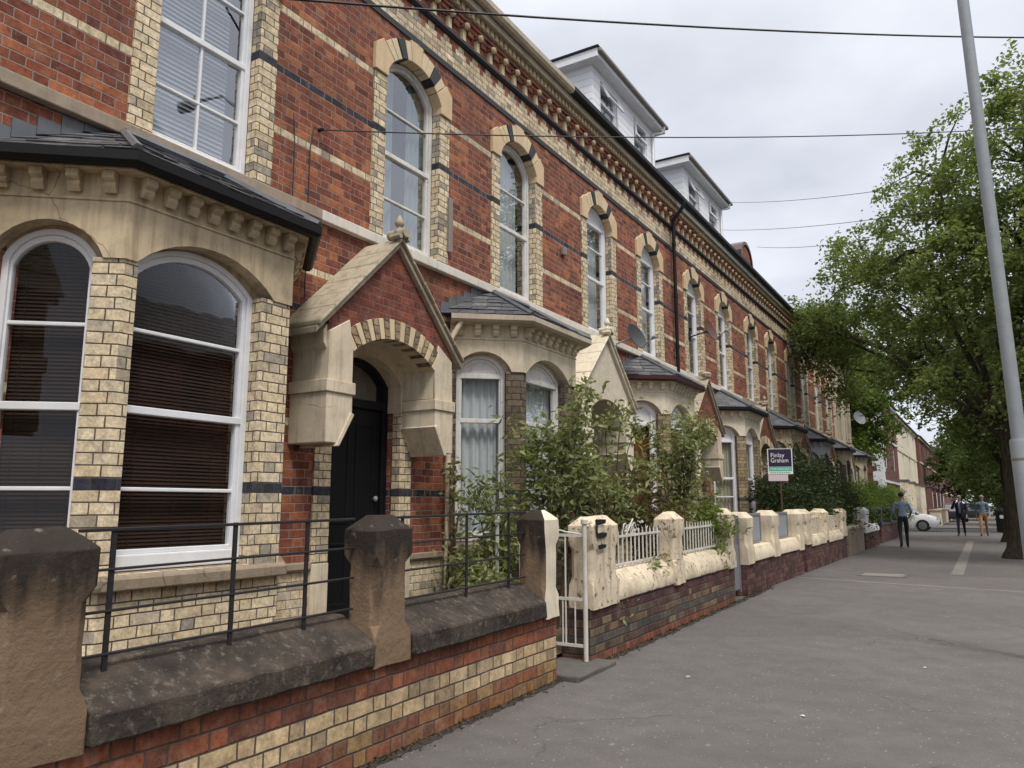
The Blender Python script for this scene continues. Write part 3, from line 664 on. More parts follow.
def bay(T,base,cfg):
    pr=.72; yN,yF=2.96,4.46; dy=.60
    pts=[(FX,base+yN-dy),(FX+pr,base+yN),(FX+pr,base+yF),(FX,base+yF+dy)]
    Q=[Vector(p) for p in pts]
    def pl(i):
        a,b=Q[i],Q[i+1]; d=(b-a).normalized(); n=Vector((d.y,-d.x))
        return (lambda u,v,w:(a.x+d.x*u+n.x*w,a.y+d.y*u+n.y*w,v)),(b-a).length
    paint=cfg['baypaint']; brk=cfg['pier']
    body=MB(); plas=MB()
    specs=[]
    for i in range(3):
        Pm,L=pl(i)
        if i==1: op=(.10,1.20); ar=(.085,1.31)
        elif i==0: op=(L-.21-.64,L-.21); ar=(L-.21-.67,L-.14)
        else: op=(.17,.80); ar=(.11,.86)
        body.wall(Pm,0,L,-.5,3.25,[(op[0],op[1],1.09,3.25,0)],.2,0,notop=True)
        F=lambda u,v,w,Pm=Pm:Pm(u,v,w+.016)
        plas.wall(F,0 if i==0 else -.0082,L if i==2 else L+.0082,3.245,3.99,[(ar[0],ar[1],3.245,3.25,.255)],.2,0,0,12)
        Fb=lambda u,v,w,Pm=Pm:Pm(u,v,w-.13)
        plas.wall(Fb,op[0]-.07,op[1]+.13 if i==1 else op[1]+.06,3.20,3.62,[(op[0]+.02,op[1]-.02,3.20,3.245,.215)],.01,0,0,12)
        specs.append((Pm,L,op,ar))
    B=body.build('bay_window',brk,T)
    # underside closing of the plaster
    pth=pts
    plas.sweep(pth,[(-.10,3.93),(.10,3.93),(.10,3.985),(-.10,3.985)],1)
    plas.sweep(pth,[(.016,3.655),(.028,3.655),(.028,3.675),(.016,3.675)],0)
    # eaves brackets
    for i,(Pm,L,op,ar) in enumerate(specs):
        nb=8 if i==1 else 4
        for j in range(nb):
            u=(j+.5)*L/nb
            plas.prism(lambda a,b,w,Pm=Pm,u=u:Pm(u+w,b,a),[(.016,3.72),(.05,3.70),(.085,3.745),(.075,3.77),(.115,3.79),(.115,3.845),(.016,3.845)],-.042,.042,0)
    plas.sweep(pth,[(.016,3.846),(.13,3.846),(.13,3.865),(.016,3.865)],0)
    plas.build('bay_lintel',[paint,'black'],B,bevel=.005)
    s=MB(); s.sweep(pth,[(-.22,.985),(.07,.985),(.07,1.06),(.05,1.085),(-.22,1.098)],0); s.build('sill','greystone',B,bevel=.012)
    # gutter
    g=MB()
    if cfg.get('baygut')=='pale': g.sweep(pth,[(.13,3.87),(.15,3.85),(.20,3.85),(.235,3.88),(.235,3.945),(.13,3.945)],0); gmt='gutter_pale'
    else: g.sweep(pth,[(.131,3.867),(.165,3.85),(.205,3.852),(.232,3.88),(.235,3.948),(.131,3.948)],0); gmt=cfg.get('baygutmat','black')
    g.build('bay_gutter',gmt,B)
    # roof
    r=MB(); ex=.21
    E=[]
    for i,p in enumerate(Q):
        nn=[]
        if i>0: d=(Q[i]-Q[i-1]).normalized(); nn.append(Vector((d.y,-d.x)))
        if i<3: d=(Q[i+1]-Q[i]).normalized(); nn.append(Vector((d.y,-d.x)))
        if len(nn)==2: b=(nn[0]+nn[1]).normalized(); b=b/b.dot(nn[0])
        else: b=nn[0]
        E.append(p+b*ex)
    E=[(e.x,e.y,3.958) for e in E]; E[0]=(FX-.02,E[0][1]-.06,3.958); E[3]=(FX-.02,E[3][1]+.06,3.958)
    z1=4.45; R1=(FX+.10,base+yN+.28,z1); R2=(FX+.10,base+yF-.28,z1); W1=(FX-.02,base+yN+.18,z1+.02); W2=(FX-.02,base+yF-.18,z1+.02)
    r.face([E[0],E[1],R1,W1]); r.face([E[1],E[2],R2,R1]); r.face([E[2],E[3],W2,R2]); r.face([W1,R1,R2,W2])
    r.face([E[0],E[1],E[2],E[3]][::-1])
    if base<12:
        for (A,Bq,Cq,Dq) in ((E[0],E[1],R1,W1),(E[1],E[2],R2,R1),(E[2],E[3],W2,R2)):
            A,Bq,Cq,Dq=map(Vector,(A,Bq,Cq,Dq)); nr=(Bq-A).cross(Dq-A).normalized(); nr=nr if nr.z>0 else -nr
            hgt=((Cq+Dq)/2-(A+Bq)/2).length; rows=max(2,round(hgt/.15))
            for t in range(rows):
                f0,f1=t/rows-.02,min(1.,(t+1.25)/rows); l0,r0=A.lerp(Dq,max(f0,-.03)),Bq.lerp(Cq,max(f0,-.03)); l1,r1=A.lerp(Dq,f1),Bq.lerp(Cq,f1)
                wl=(r0-l0).length; n=max(1,round(wl/.23)); off=.5/n*(t%2)
                cuts=sorted(set([0.,1.]+[min(1.,max(0.,c/n+off)) for c in range(n+1)]))
                for c0,c1 in zip(cuts[:-1],cuts[1:]):
                    if c1-c0<.02: continue
                    e=.004/max(wl,.2); j0=random.uniform(.010,.022); j1=j0+random.uniform(-.006,.006); sl=random.uniform(-.008,.008); dn=(l0-l1).normalized()*random.uniform(-.012,.012)
                    a_,b_=l0.lerp(r0,c0+e)+nr*j0+dn,l0.lerp(r0,c1-e)+nr*j1+dn; c_,d_=l1.lerp(r1,c1-e)+nr*.004,l1.lerp(r1,c0+e)+nr*.004
                    th=nr*.008
                    r.add([a_,b_,c_,d_,a_-th,b_-th,c_-th,d_-th],[(0,1,2,3),(4,5,1,0),(5,6,2,1),(7,4,0,3)],1)
    ro=r.build('bay_roof',['slate','slate_tile'],B)
    l=MB()
    for a,b in ((E[1],R1),(E[2],R2)):
        A=Vector(a)+Vector((0,0,.012)); Bv=Vector(b)+Vector((0,0,.02)); l.tube([A,Bv],.038,6)
    l.tube([Vector(R1)+Vector((0,0,.02)),Vector(R2)+Vector((0,0,.02))],.045,6)
    # stepped flashing on the wall
    a=Vector(E[0]); b=Vector(W1); n=6
    for i in range(n):
        p=a.lerp(b,(i)/n); q=a.lerp(b,(i+1)/n); l.box(FX-.01,FX+.012,p.y,q.y-.004,p.z-.03,q.z+.07)
    a=Vector(W2); b=Vector(E[3])
    for i in range(n):
        p=a.lerp(b,(i)/n); q=a.lerp(b,(i+1)/n); l.box(FX-.01,FX+.012,p.y,q.y-.004,q.z-.03,p.z+.07)
    l.build('lead_flashing','lead',ro)
    # windows
    st=cfg['bw']
    for i,(Pm,L,op,ar) in enumerate(specs):
        a,b=op; rise=.235 if i!=1 else .24
        if st=='brown': sash(B,Pm,a,b,1.10,3.245,rise,w=-.115,bars=(2.80,1.66),meet=2.22,fw=.05,frame='white',cover='blind',ccol='blind',botrail=.11,seg=14)
        elif st=='oldwhite': sash(B,Pm,a,b,1.10,3.245,rise,w=-.115,meet=2.62,fw=.06,frame='white_old',cover='full',ccol='net',topbox=3.20,cw=-.27)
        elif st=='upvc': sash(B,Pm,a,b,1.10,3.245,rise,w=-.115,fw=.11,frame='white',cover='full',ccol='bcurt',topbox=3.06,botrail=.14)
        elif st=='cream': sash(B,Pm,a,b,1.10,3.245,rise,w=-.115,bars=(1.75,),meet=2.2,fw=.075,frame='white',cover='full',ccol='ccurt',topbox=3.12)
        else: sash(B,Pm,a,b,1.10,3.245,rise,w=-.115,meet=2.3,fw=.06,frame='white_old',cover='pair',ccol='gcurt')
    if cfg.get('creampipe'):
        m=MB(); y=base+2.22; x=FX+.10
        m.tube([(x,y,.35),(x,y,3.6),(x+.12,y+.12,3.9)],.036,10)
        for z in (.9,2.0): m.tube([(x,y,z),(x,y,z+.07)],.046,10)
        m.build('drainpipe','cream',T,smooth=True)

def dormer(T,P):
    x0,x1=1.91,5.14; lx=-.25
    m=MB()
    DWS=[(2.28,3.12,9.08,10.02),(4.02,4.78,9.08,10.02)]
    m.wall(lambda u,v,w:P(u,v,w+lx),x0,x1,8.5,10.18,[(a,b,z0,z1,0) for a,b,z0,z1 in DWS],.1)
    for u in (x0,x1): m.face([P(u,8.5,lx),P(u,8.5,-4.4),P(u,10.18,-4.4),P(u,10.18,lx)])
    m.face([P(x0,10.18,lx),P(x1,10.18,lx),P(x1,10.18,-4.4),P(x0,10.18,-4.4)])
    D=m.build('dormer','clad',T)
    r=MB(); r.pbox(P,x0-.22,x1+.3,10.18,10.36,-4.4,lx+.22); r.build('fascia','white',D,bevel=.01)
    r=MB(); r.pbox(P,x0-.25,x1+.33,10.363,10.40,-4.5,lx+.25); r.build('felt_roof','black',D)
    g=MB(); g.pbox(P,x0-.22,x1+.32,10.27,10.35,lx+.222,lx+.30); g.build('gutter','pvc',D,bevel=.02)
    p=MB(); p.tube([P(x1+.12,10.27,lx+.26),P(x1+.12,10.14,lx+.2),P(x1-.08,10.05,lx+.05),P(x1-.08,8.5,lx+.05)],.035,8); p.build('downpipe','white',D,smooth=True)
    for i,(a,b,z0,z1) in enumerate(DWS):
        PP=lambda u,v,w:P(u,v,w+lx)
        f=sash(D,PP,a,b,z0,z1,0,w=-.03,fw=.05,meet=9.62,cover=None)
        q=MB(); q.ringprism(lambda u,v,w:P(u,v,lx+w+(10.0-v)*.45*(1 if i==0 else .15)),[(a+.05,9.64),(a+.05,9.97),(b-.05,9.97),(b-.05,9.64)],[(a+.1,9.69),(a+.1,9.92),(b-.1,9.92),(b-.1,9.69)],-.02,.02)
        q.build('vent_light','white',f)

HC=[
 dict(k=-1,label='red brick terraced house nearest the camera, with brown blinds in its brownish cream bay',paint='cream_brown',baypaint='cream_brown',pier='yel',string='string_brown',win=('old','sixpane'),gable='gable_brick',bracket='cream_brown',doorc='door',bw='brown',gutter='gutter_pale'),
 dict(k=0,label='red brick terraced house with the black front door under a red brick porch gable',paint='cream',baypaint='cream',pier='yel_dirty',string='string_white',win=('oldgrey','old'),gable='gable_brick',bracket='cream',doorc='door',bw='oldwhite',gutter='gutter_pale',baygut='pale',creampipe=True),
 dict(k=1,label='red brick terraced house with a cream porch gable beside a grey satellite dish',paint='cream_pale',baypaint='cream_pale',pier='yel_mid',string='string_white',win=('new','new'),gable='cream_stone',bracket='cream_pale',doorc='black',bw='upvc',dormer=True,cap='cream_pale',baygutmat='maroon'),
 dict(k=2,label='red brick terraced house with a brown satellite dish and a broken porch finial',paint='cream_pale',baypaint='cream_pale',pier='yel_mid',string='string_white',win=('new','new'),gable='gable_brick',bracket='cream',doorc='black',bw='cream',dormer=True,pipe=True,finial='broken',fascia='white'),
 dict(k=3,label='red brick terraced house behind the estate agent board, with dark upper windows',paint='cream_brown',baypaint='cream_brown',pier='yel_dirty',string='string_brown',win=('dark','dark'),gable='gable_brick',bracket='cream_brown',doorc='black',bw='dark',fascia='white',parapet=True),
 dict(k=4,label='red brick terraced house with grey bay behind the dark evergreen shrub',paint='greypaint',baypaint='greypaint',pier='yel_dirty',string='string_brown',win=('dark','new'),gable='gable_brick',bracket='stone_cap',doorc='black',bw='dark'),
 dict(k=5,label='last red brick terraced house before the rendered one, behind the bright hedge',paint='stone_cap',baypaint='stone_cap',pier='yel_dirty',string='string_brown',win=('new','dark'),gable='gable_brick',bracket='stone_cap',doorc='black',bw='dark'),
 dict(k=6,label='cream rendered end house of the terrace beside the side street',paint='stone_cap',baypaint='stone_cap',pier='stone_cap',string='stone_cap',win=('dark','dark'),gable='stone_cap',bracket='stone_cap',doorc='black',bw='dark',wall='stone_cap',rendered=True),
]
M['maroon']=plain('maroon_gutter_paint',(.05,.018,.018),.4); M['greypaint']=plaster('grey_painted_plaster',(.33,.34,.36),.4)
HOUSES=[house(c['k'],c) for c in HC]
# ------------------------------------------------------------------ placement data
WIRE1=(3.05,16.,9.5); WIRE2=(2.92,16.0,8.05); POLE=(.375,9.1)
WIRES=[((-6.9,26,12.15),(-1.63,18,8.57),'faint cable crossing the sky highest above the second dormer'),((-7.29,26,11.2),(-1.72,18,7.93),'faint cable crossing the sky in the middle of three above the second dormer'),((-6.01,26,10.34),(-1.91,18,7.48),'faint cable crossing the sky lowest above the second dormer')]
SKY=((4.25,4.45,5.0),(6.2,6.4,6.9)); ZEN=3.5; SUN=1.5; EXPO=.68
TREES=[
 (((.62,24.3),[(1.6,23.5,10.6,2.0,2.2,2.6),(1.2,23,8.4,2.6,2.6,2.2),(-.9,24.5,8.9,2.0,2.4,2.0),(-2.7,27,8.9,1.7,2.2,1.7),(-3.9,29,7.5,1.3,1.8,1.5),(.6,23,5.6,2.2,2.4,1.9),(3.2,22,7.2,2.6,2.6,3.4),(-1.2,26,6.3,1.6,2,1.5),(-4.6,29.5,7.9,1.4,2,1.0),(-4.2,30.5,6.6,1.2,1.8,1.3),(-.4,24.5,11.0,1.5,1.6,1.2),(2.0,23,12.4,1.3,1.4,1.2),(-5.1,29,8.3,1.0,1.6,.8)],760,125,.34,.13,'leafA','tall leafy street tree with its trunk beside the lamp column'),dict(tr=.19,fork=3.4,flare=2.0,hang=.35)),
 (((.75,34.5),[(-.6,34,8.6,2.6,3,2.6),(-2.9,34.5,7.8,1.6,2.2,1.5),(1.4,33.5,6.0,2.6,3,2.8),(2.5,34,9.5,2.6,3,2.6),(.7,34.5,4.9,1.7,2,1.2)],330,110,.42,.16,'leafB','darker leafy street tree behind the nearest one, overhanging the pavement'),dict(tr=.22,fork=3.2,hang=.3)),
 (((.95,47),[(.0,47,7.4,2.4,3,2.4),(1.6,46,5.0,2.6,3,2.2),(2,47,8.6,3,3,2.6)],240,110,.5,.2,'leafB','third street tree from the lamp column, dark in the shade'),dict(tr=.24,fork=2.8)),
 (((1.0,62),[(.4,62,7.0,2.6,3,2.7),(1.8,61,4.9,3,3,2.3),(2,62,8.6,3.2,3,3),(.5,62,4.8,1.9,3,1.8)],200,110,.55,.24,'leafB','fourth street tree, standing far down the pavement'),dict(tr=.24,fork=2.6)),
 (((1.0,80),[(.6,80,6.6,3,3.4,3),(1.8,80,5,3,3,2.6),(2,80,9,3.4,3.4,3),(.1,80,4.6,2.4,3,2.3)],190,110,.6,.3,'leafB','fifth street tree, farthest down the pavement on this side'),dict(tr=.24,fork=2.6)),
 (((5.5,110),[(1.0,112,5.5,5,5,5),(5,110,4.5,6,5,4.5),(10,108,6,6,6,5.5)],220,110,.9,.42,'leafB','broad dark tree closing the end of the street'),dict(tr=.4,fork=2.6)),
 (((-7.2,48.6),[(-7.4,48.6,8.2,1.9,2,2.2),(-6.2,49,6.4,1.7,1.8,1.6),(-5.6,48.2,8.8,1.6,1.8,1.6),(-8.2,48.6,6.2,1.5,1.6,1.5),(-5.6,49.2,9.4,1.5,1.5,1.3),(-5.0,49.5,7.2,1.6,1.6,1.7),(-6.4,48.4,4.8,1.5,1.6,1.2)],330,110,.40,.18,'leafE','bright green tree between the terrace end and the corner house'),dict(tr=.2,fork=3.6,group='trees by the side street')),
 (((-2.4,98),[(-2.2,98,5.6,2.8,3,3.0),(-1.6,98,8.4,2.2,2.4,2.0)],150,110,.6,.34,'leafB','dark tree in front of the farthest brick houses on the left side'),dict(tr=.22,fork=2.6)),
 (((12.0,6.0),[(11.8,6,6.5,2.6,2.6,2.6),(12.5,7,8.6,2,2,2)],120,90,.45,.2,'leafB','leafy tree on the far side of the road by the houses'),dict(tr=.2,fork=3)),
 (((12.0,24.0),[(11.8,24,6.5,2.6,2.8,2.8),(12.5,25,8.6,2,2.2,2)],120,90,.45,.2,'leafB','leafy tree on the far side of the road farther along'),dict(tr=.2,fork=3)),
]
SHRUBS=[
 (((-4.35,8.0),14,2.75,.6,(0,.1),150,.11,.42,'leafC','tall arching shrub nearest the white gate, in front of the white curtained bay'),{}),
 (((-4.2,9.2),11,2.4,.75,(.1,0),120,.11,.42,'leafC','bushy shrub behind the white scroll railing'),{}),
 (((-4.1,10.2),8,1.85,.55,(.1,0),150,.11,.4,'leafF','brownish dry shrub behind the middle flaking cream post'),{}),
 (((-3.95,11.0),12,2.6,.6,(.15,.1),150,.105,.42,'leafC','tall leafy shrub hanging over the end of the flaking cream wall'),{}),
 (((-3.75,11.3),7,1.3,.45,(.25,-.1),150,.11,.3,'leafE','low bright green shrub spilling over the flaking cream wall'),dict(start=.1)),
 (((-4.55,6.85),6,.95,.45,(0,.1),110,.11,.45,'leafC','low leafy shrub behind the railing beside the white gate'),dict(start=.1)),
 (((-4.6,7.35),7,1.55,.5,(-.1,-.2),120,.11,.3,'leafC','thin shrub with a low branch reaching across the white curtained window'),{}),
 (((-4.2,13.0),7,1.5,.5,(0,0),110,.11,.3,'leafC','thin shrub behind the first smooth cream post'),{}),
]
CARS=[
 (((-4.2,46.6,G(46.6)-.03),0,'cwhite','white car nosing out of the side street behind the walking man'),{}),
 (((-2.3,72,G(72)),R(95),'cdark','dark parked car by the low cream wall'),{}),
 (((-1.0,78,G(78)),R(88),'cdark','dark parked car beyond the man in the blazer'),{}),
 (((3.0,62,G(62)-.11),R(-90),'vanw','pale boxy van parked at the kerb beyond the bin'),dict(name='delivery_van',cat='van',L=5.2,van=True)),
 (((2.7,52,G(52)-.11),R(-90),'csilver','silver car parked at the kerb in front of the van'),{}),
]
PEOPLE=[
 (((-2.35,28.2,G(28.2)),R(8),'man walking away in a pale blue shirt and dark trousers, seen from behind',dict(stride=.2,arml=((-.27,.0,1.16),(-.2,.2,1.02)),armr=((.27,.0,1.16),(.22,.2,1.02))),'shirtb','trou','hair'),{}),
 (((-1.0,39.6,G(39.6)),R(175),'man in a navy blazer and light blue shirt holding a phone to his ear',dict(stride=.16,armr=((.29,.1,1.22),(.15,.16,1.56)),phone=False),'shirtw','trou','hairg'),dict(blazer='blazer')),
 (((-.15,39.8,G(39.8)),R(178),'man in a grey blue sweater and tan trousers walking towards the camera',dict(stride=.24),'sweater','tan','hairg'),{}),
]
# ------------------------------------------------------------------ ground, pavement, road
def slab(name,quads,mat,dz,z0=None,thick=0):
    m=MB()
    for (x0,x1,y0,y1) in quads:
        ys=[y0]+[t for t in (14.,) if y0<t<y1]+[y1]
        for a,b in zip(ys[:-1],ys[1:]):
            m.face([(x0,a,dz),(x1,a,dz),(x1,b,dz),(x0,b,dz)])
    o=m.build(name,mat,None,shear=True,kind='structure'); return o
slab('ground',[(-160,160,-60,420)],'grass',-.16)
slab('road',[(1.62,9.2,-40,300)],'road',-.115)
slab('side_street',[(-60,1.62,45.2,52.6)],'road',-.035)
slab('pavement',[(-3.9,1.50,-14,45.2),(-3.9,1.50,52.6,260)],'asphalt',0.0)
slab('far_pavement',[(9.35,13.,-40,200)],'asphalt',0.0)
slab('garden_ground',[(-5.75,-3.6,-6,43.4)],'soil',.09)
slab('paving_strip',[(-.72,-.50,18.2,34.5)],'patch',.004)
m=MB()
y=-14
while y<45:
    m.box(1.50,1.62,y+.004,y+.91,-.3,.012); y+=.914
y=52.6
while y<120:
    m.box(1.50,1.62,y+.004,y+.91,-.3,.012); y+=.914
m.build('kerb','kerb',None,shear=True,bevel=.012,kind='structure')
# trench reinstatement seams and a repaired strip in the footway
m=MB(); m.face([(-3.28,15.9,.004),(1.45,14.9,.004),(1.45,15.03,.004),(-3.28,16.03,.004)]); m.build('pavement_seam','patch',None,shear=True,kind='structure')
m=MB(); m.prism(lambda a,b,w:(a,b,w),[(-2.25,17.0),(-1.5,17.0),(-1.5,17.75),(-2.25,17.75)],-.02,.006); m.ringprism(lambda a,b,w:(a,b,w),[(-2.32,16.93),(-1.43,16.93),(-1.43,17.82),(-2.32,17.82)],[(-2.25,17.0),(-1.5,17.0),(-1.5,17.75),(-2.25,17.75)],-.02,.009,1)
single(m,'manhole_cover',['patch','step'],(-1.87,17.37,G(17.37)),'pale square manhole cover set into the footway','manhole cover',shear=True)

M['dirt']=plaster('dark_grit',(.045,.038,.03),.5,(.02,.018,.012),.95,.8,22)
m=MB(); yy=1.3; prev=None
while yy<13.9:
    w_=.05+.09*abs(noise.noise(Vector((yy*1.3,0,0))))+.03*random.random(); cur=(yy,w_)
    if prev: m.face([(-3.305,prev[0],.003),(-3.3+prev[1],prev[0],.003),(-3.3+cur[1],cur[0],.003),(-3.305,cur[0],.003)])
    prev=cur; yy+=.06
m.build('path_edge_dirt','dirt',None,shear=True,kind='structure')
def lump(name,loc,size,mat,label,cat,group=None):
    m=MB(); n=7; a=[random.uniform(.5,1) for _ in range(n)]
    poly=[(size*a[i]*math.cos(2*math.pi*i/n),size*.7*a[i]*math.sin(2*math.pi*i/n)) for i in range(n)]
    m.add([(loc[0]+p[0],loc[1]+p[1],loc[2]+.004+random.uniform(0,.012)) for p in poly]+[(loc[0],loc[1],loc[2]+.02)],[(i,(i+1)%n,n) for i in range(n)])
    return single(m,name,mat,loc,label,cat,group)
M['paper']=plain('white_paper',(.42,.41,.38),.8)
for (x,y,s) in ((-.13,4.25,.035),(-1.25,6.05,.028),(-2.35,6.8,.03),(-.6,8.2,.025)):
    lump('litter_scrap',(x,y,G(y)),s,'paper','small white scrap of litter lying on the dark pavement','litter','scraps of litter on the pavement')

# ------------------------------------------------------------------ garden walls
def ring_post(m,x0,x1,y0,y1,levels,mi=0,front=None):
    xc,yc=(x0+x1)/2,(y0+y1)/2; hx,hy=(x1-x0)/2,(y1-y0)/2; pts=[]
    for z,ins,c in levels:
        a,b=hx-ins,hy-ins; c=min(c,a*.9,b*.9)
        for px,py in ((a-c,-b),(a,-b+c),(a,b-c),(a-c,b),(-a+c,b),(-a,b-c),(-a,-b+c),(-a+c,-b)): pts.append((xc+px,yc+py,z))
    k=len(levels); fs=[(i*8+j,i*8+(j+1)%8,(i+1)*8+(j+1)%8,(i+1)*8+j) for i in range(k-1) for j in range(8)]
    fs+=[tuple(range(7,-1,-1)),tuple((k-1)*8+j for j in range(8))]
    b=len(m.f); m.add(pts,fs,mi)
    if front:
        for i in range(0,k-1):
            for j in (1,2,3): m.m[b+i*8+j]=1
PL=lambda h=1.47,b=.5,ch=.048:[(b,0,.008),(.73,0,.008),(.80,.012,ch),(h-.31,.012,ch),(h-.25,0,.01),(h-.09,0,.01),(h,.09,.02)]
XW0,XW1=-3.62,-3.3
def gwall(y0,y1,posts,brk,bh,cop,postmat,label,copprof,posth=1.47,coprun=True,panel=None,depth=.34):
    T=thing('garden_wall',((XW0+XW1)/2,(y0+y1)/2,G((y0+y1)/2)),label,'wall','low front garden walls along the pavement')
    m=MB(); m.box(XW0,XW1,y0,y1,-.4,bh); m.build('brick_base',brk,T,shear=True,bevel=.008)
    ps=sorted(posts); runs=[]; cur=y0
    for a,b in ps:
        if a>cur+.02: runs.append((cur,a))
        cur=b
    if y1>cur+.02: runs.append((cur,y1))
    for a,b in runs:
        m=MB(); n=max(1,round((b-a)/1.4))
        for i in range(n):
            q0=a+(b-a)*i/n+.003; q1=a+(b-a)*(i+1)/n-.003
            m.prism(lambda u,v,w:(u,w,v),[(XW0+p,z) for p,z in copprof],q0,q1)
        m.build('coping',cop,T,shear=True,bevel=.014,rough=.011 if cop in('coping','cream_rough') else .003)
        if panel:
            pz,pmat=panel; m=MB(); m.box(XW0+.06,XW1-.08,a,b,copprof[-1][1]-.06,pz); m.build('wall_panel',pmat,T,shear=True,bevel=.01)
    for a,b in ps:
        m=MB(); wf=(postmat=='sand' and a>5); ring_post(m,XW1-depth,XW1+.035,a,b,PL(posth,bh-.02,(.03 if wf else .048)),0,wf); m.build('post',[postmat,'cream_pale'],T,shear=True,bevel=.012,rough=.009 if postmat in('sand','cream_rough','stone_cap') else .003,rlen=.08)
    return T
D=XW1-XW0
CA=[(-.01,.565),(D+.06,.565),(D+.06,.70),(D+.03,.715),(.10,.86),(-.01,.86)]
gwall(1.55,6.14,[(1.55,1.95),(3.72,4.08),(5.87,6.14)],'wallA',.565,'coping','sand','nearest garden wall, red and yellow brick under black stone coping with three sooty stone posts',CA,depth=.25)
CB=[(-.01,.52),(D+.02,.52),(D+.03,.58),(D-.01,.70),(D*.6,.80),(.04,.80),(-.01,.74)]
gwall(6.83,11.8,[(6.83,7.45),(9.15,9.5),(11.5,11.8)],'wallB',.52,'cream_rough','cream_rough','garden wall of sooty mixed brick with flaking cream posts, right of the white gate',CB,1.38,depth=.24)
CC=[(0,.50),(D+.03,.50),(D+.03,.60),(D-.04,.74),(.05,.74),(0,.70)]
gwall(12.5,16.95,[(12.5,12.9),(14.3,14.75),(16.5,16.95)],'wallC',.50,'cream','cream','purple brick garden wall with smooth cream posts and grey metal panels between them',CC,1.30)
gwall(17.25,22.8,[(17.25,17.8),(19.6,20.0),(22.1,22.8)],'wallC',.58,'cream_rough','cream_rough','purple brick garden wall with spalled cream stone panels up to the post tops',CC,1.30,panel=(1.12,'cream_rough'))
gwall(23.3,26.3,[(25.9,26.3)],'greystone',.70,'stone_cap','stone_cap','low yellowish stone garden wall in front of the dark evergreen shrub',[(0,.70),(D+.02,.70),(D+.02,.78),(0,.80)],1.0)
gwall(26.6,30.2,[(26.6,27.5)],'wallC',.52,'white_old','white_old','dark brick garden wall with white painted coping and one white mossy post',CC,1.30)
gwall(31.0,38.5,[(31.0,31.4),(34.2,34.6),(38.1,38.5)],'wallC',.62,'blackbrick','blackbrick','farthest dark brick garden wall with dark painted posts, by the bright hedge',[(0,.62),(D+.02,.62),(D+.02,.70),(0,.72)],1.3)
# white face of the gate-side post
# iron railings on the nearest wall
def railing(y0,y1,vs,label):
    x=-3.46; T=thing('iron_railing',(x,(y0+y1)/2,.86+G(y0)),label,'railing','black iron railings on the nearest garden wall')
    for z in (.895,1.085,1.27,1.45):
        m=MB(); w=.010 if z!=1.45 else .013; m.box(x-.012,x+.012,y0,y1,z-w*.6,z+w*.6); m.build('rail','iron',T,shear=True,bevel=.003)
    for y in vs:
        m=MB(); m.box(x-.006,x+.006,y-.012,y+.012,.80,1.46); m.build('bar','iron',T,shear=True)
    return T
railing(1.955,3.72,(2.12,2.80,3.32),'black iron railing of four flat rails between the two nearest sooty stone posts')
railing(4.085,5.868,(4.2,4.98,5.6),'black iron railing of four flat rails between the second and third stone posts')
def spikes(y0,y1,label,mat,z0=.80,z1=1.19,scroll=False,step=.118):
    x=-3.46; T=thing('spear_railing',(x,(y0+y1)/2,z0+G(y0)),label,'railing','white railings on the flaking cream wall')
    for z in (z0+.04,z1-.05):
        m=MB(); m.box(x-.01,x+.01,y0,y1,z-.012,z+.012); m.build('rail',mat,T,shear=True)
    y=y0+.06
    while y<y1-.03:
        m=MB(); m.tube([(x,y,z0),(x,y,z1-.02),(x,y,z1+.03)],[.010,.010,.002],6); m.build('bar',mat,T,shear=True); y+=step
    if scroll:
        m=MB(); yc=(y0+y1)/2-.1
        for s in (-1,1):
            pts=[(x,yc+s*(.02+.10*t/10)*1.0+s*.05*math.sin(t*.55),z1-.04+.05*(1-math.cos(t*.55))) for t in range(12)]
            m.tube(pts,.010,6)
            m.tube([(x,yc+s*.13+.045*math.cos(t),z1+.04+.045*math.sin(t)) for t in np.linspace(0,5.5,10)],.009,6)
        m.tube([(x,yc-.08,z1-.02),(x,yc+.1,z1+.13)],.009,6)
        m.build('scroll',mat,T,shear=True)
spikes(7.46,9.14,'white spear railing with small scroll ornament on the flaking cream wall','whiteiron',scroll=True)
spikes(9.51,11.49,'white spear railing half hidden by shrubs on the flaking cream wall','whiteiron')
# grey metal infill panels
for (a,b,t) in ((12.92,14.28,'grey metal sheet panel between the first two smooth cream posts'),(14.77,16.48,'grey metal sheet panel between the last two smooth cream posts')):
    T=thing('metal_panel',(-3.48,(a+b)/2,.74+G(a)),t,'panel','grey metal panels between the smooth cream posts')
    m=MB(); m.box(-3.485,-3.475,a+.14,b-.14,.80,1.22); m.build('sheet','galv',T,shear=True)
    m=MB(); m.ringprism(lambda u,v,w:(w,u,v),[(a+.1,.76),(a+.1,1.26),(b-.1,1.26),(b-.1,.76)],[(a+.14,.8),(a+.14,1.22),(b-.14,1.22),(b-.14,.8)],-3.5,-3.46); m.build('panel_frame','greyiron',T,shear=True)
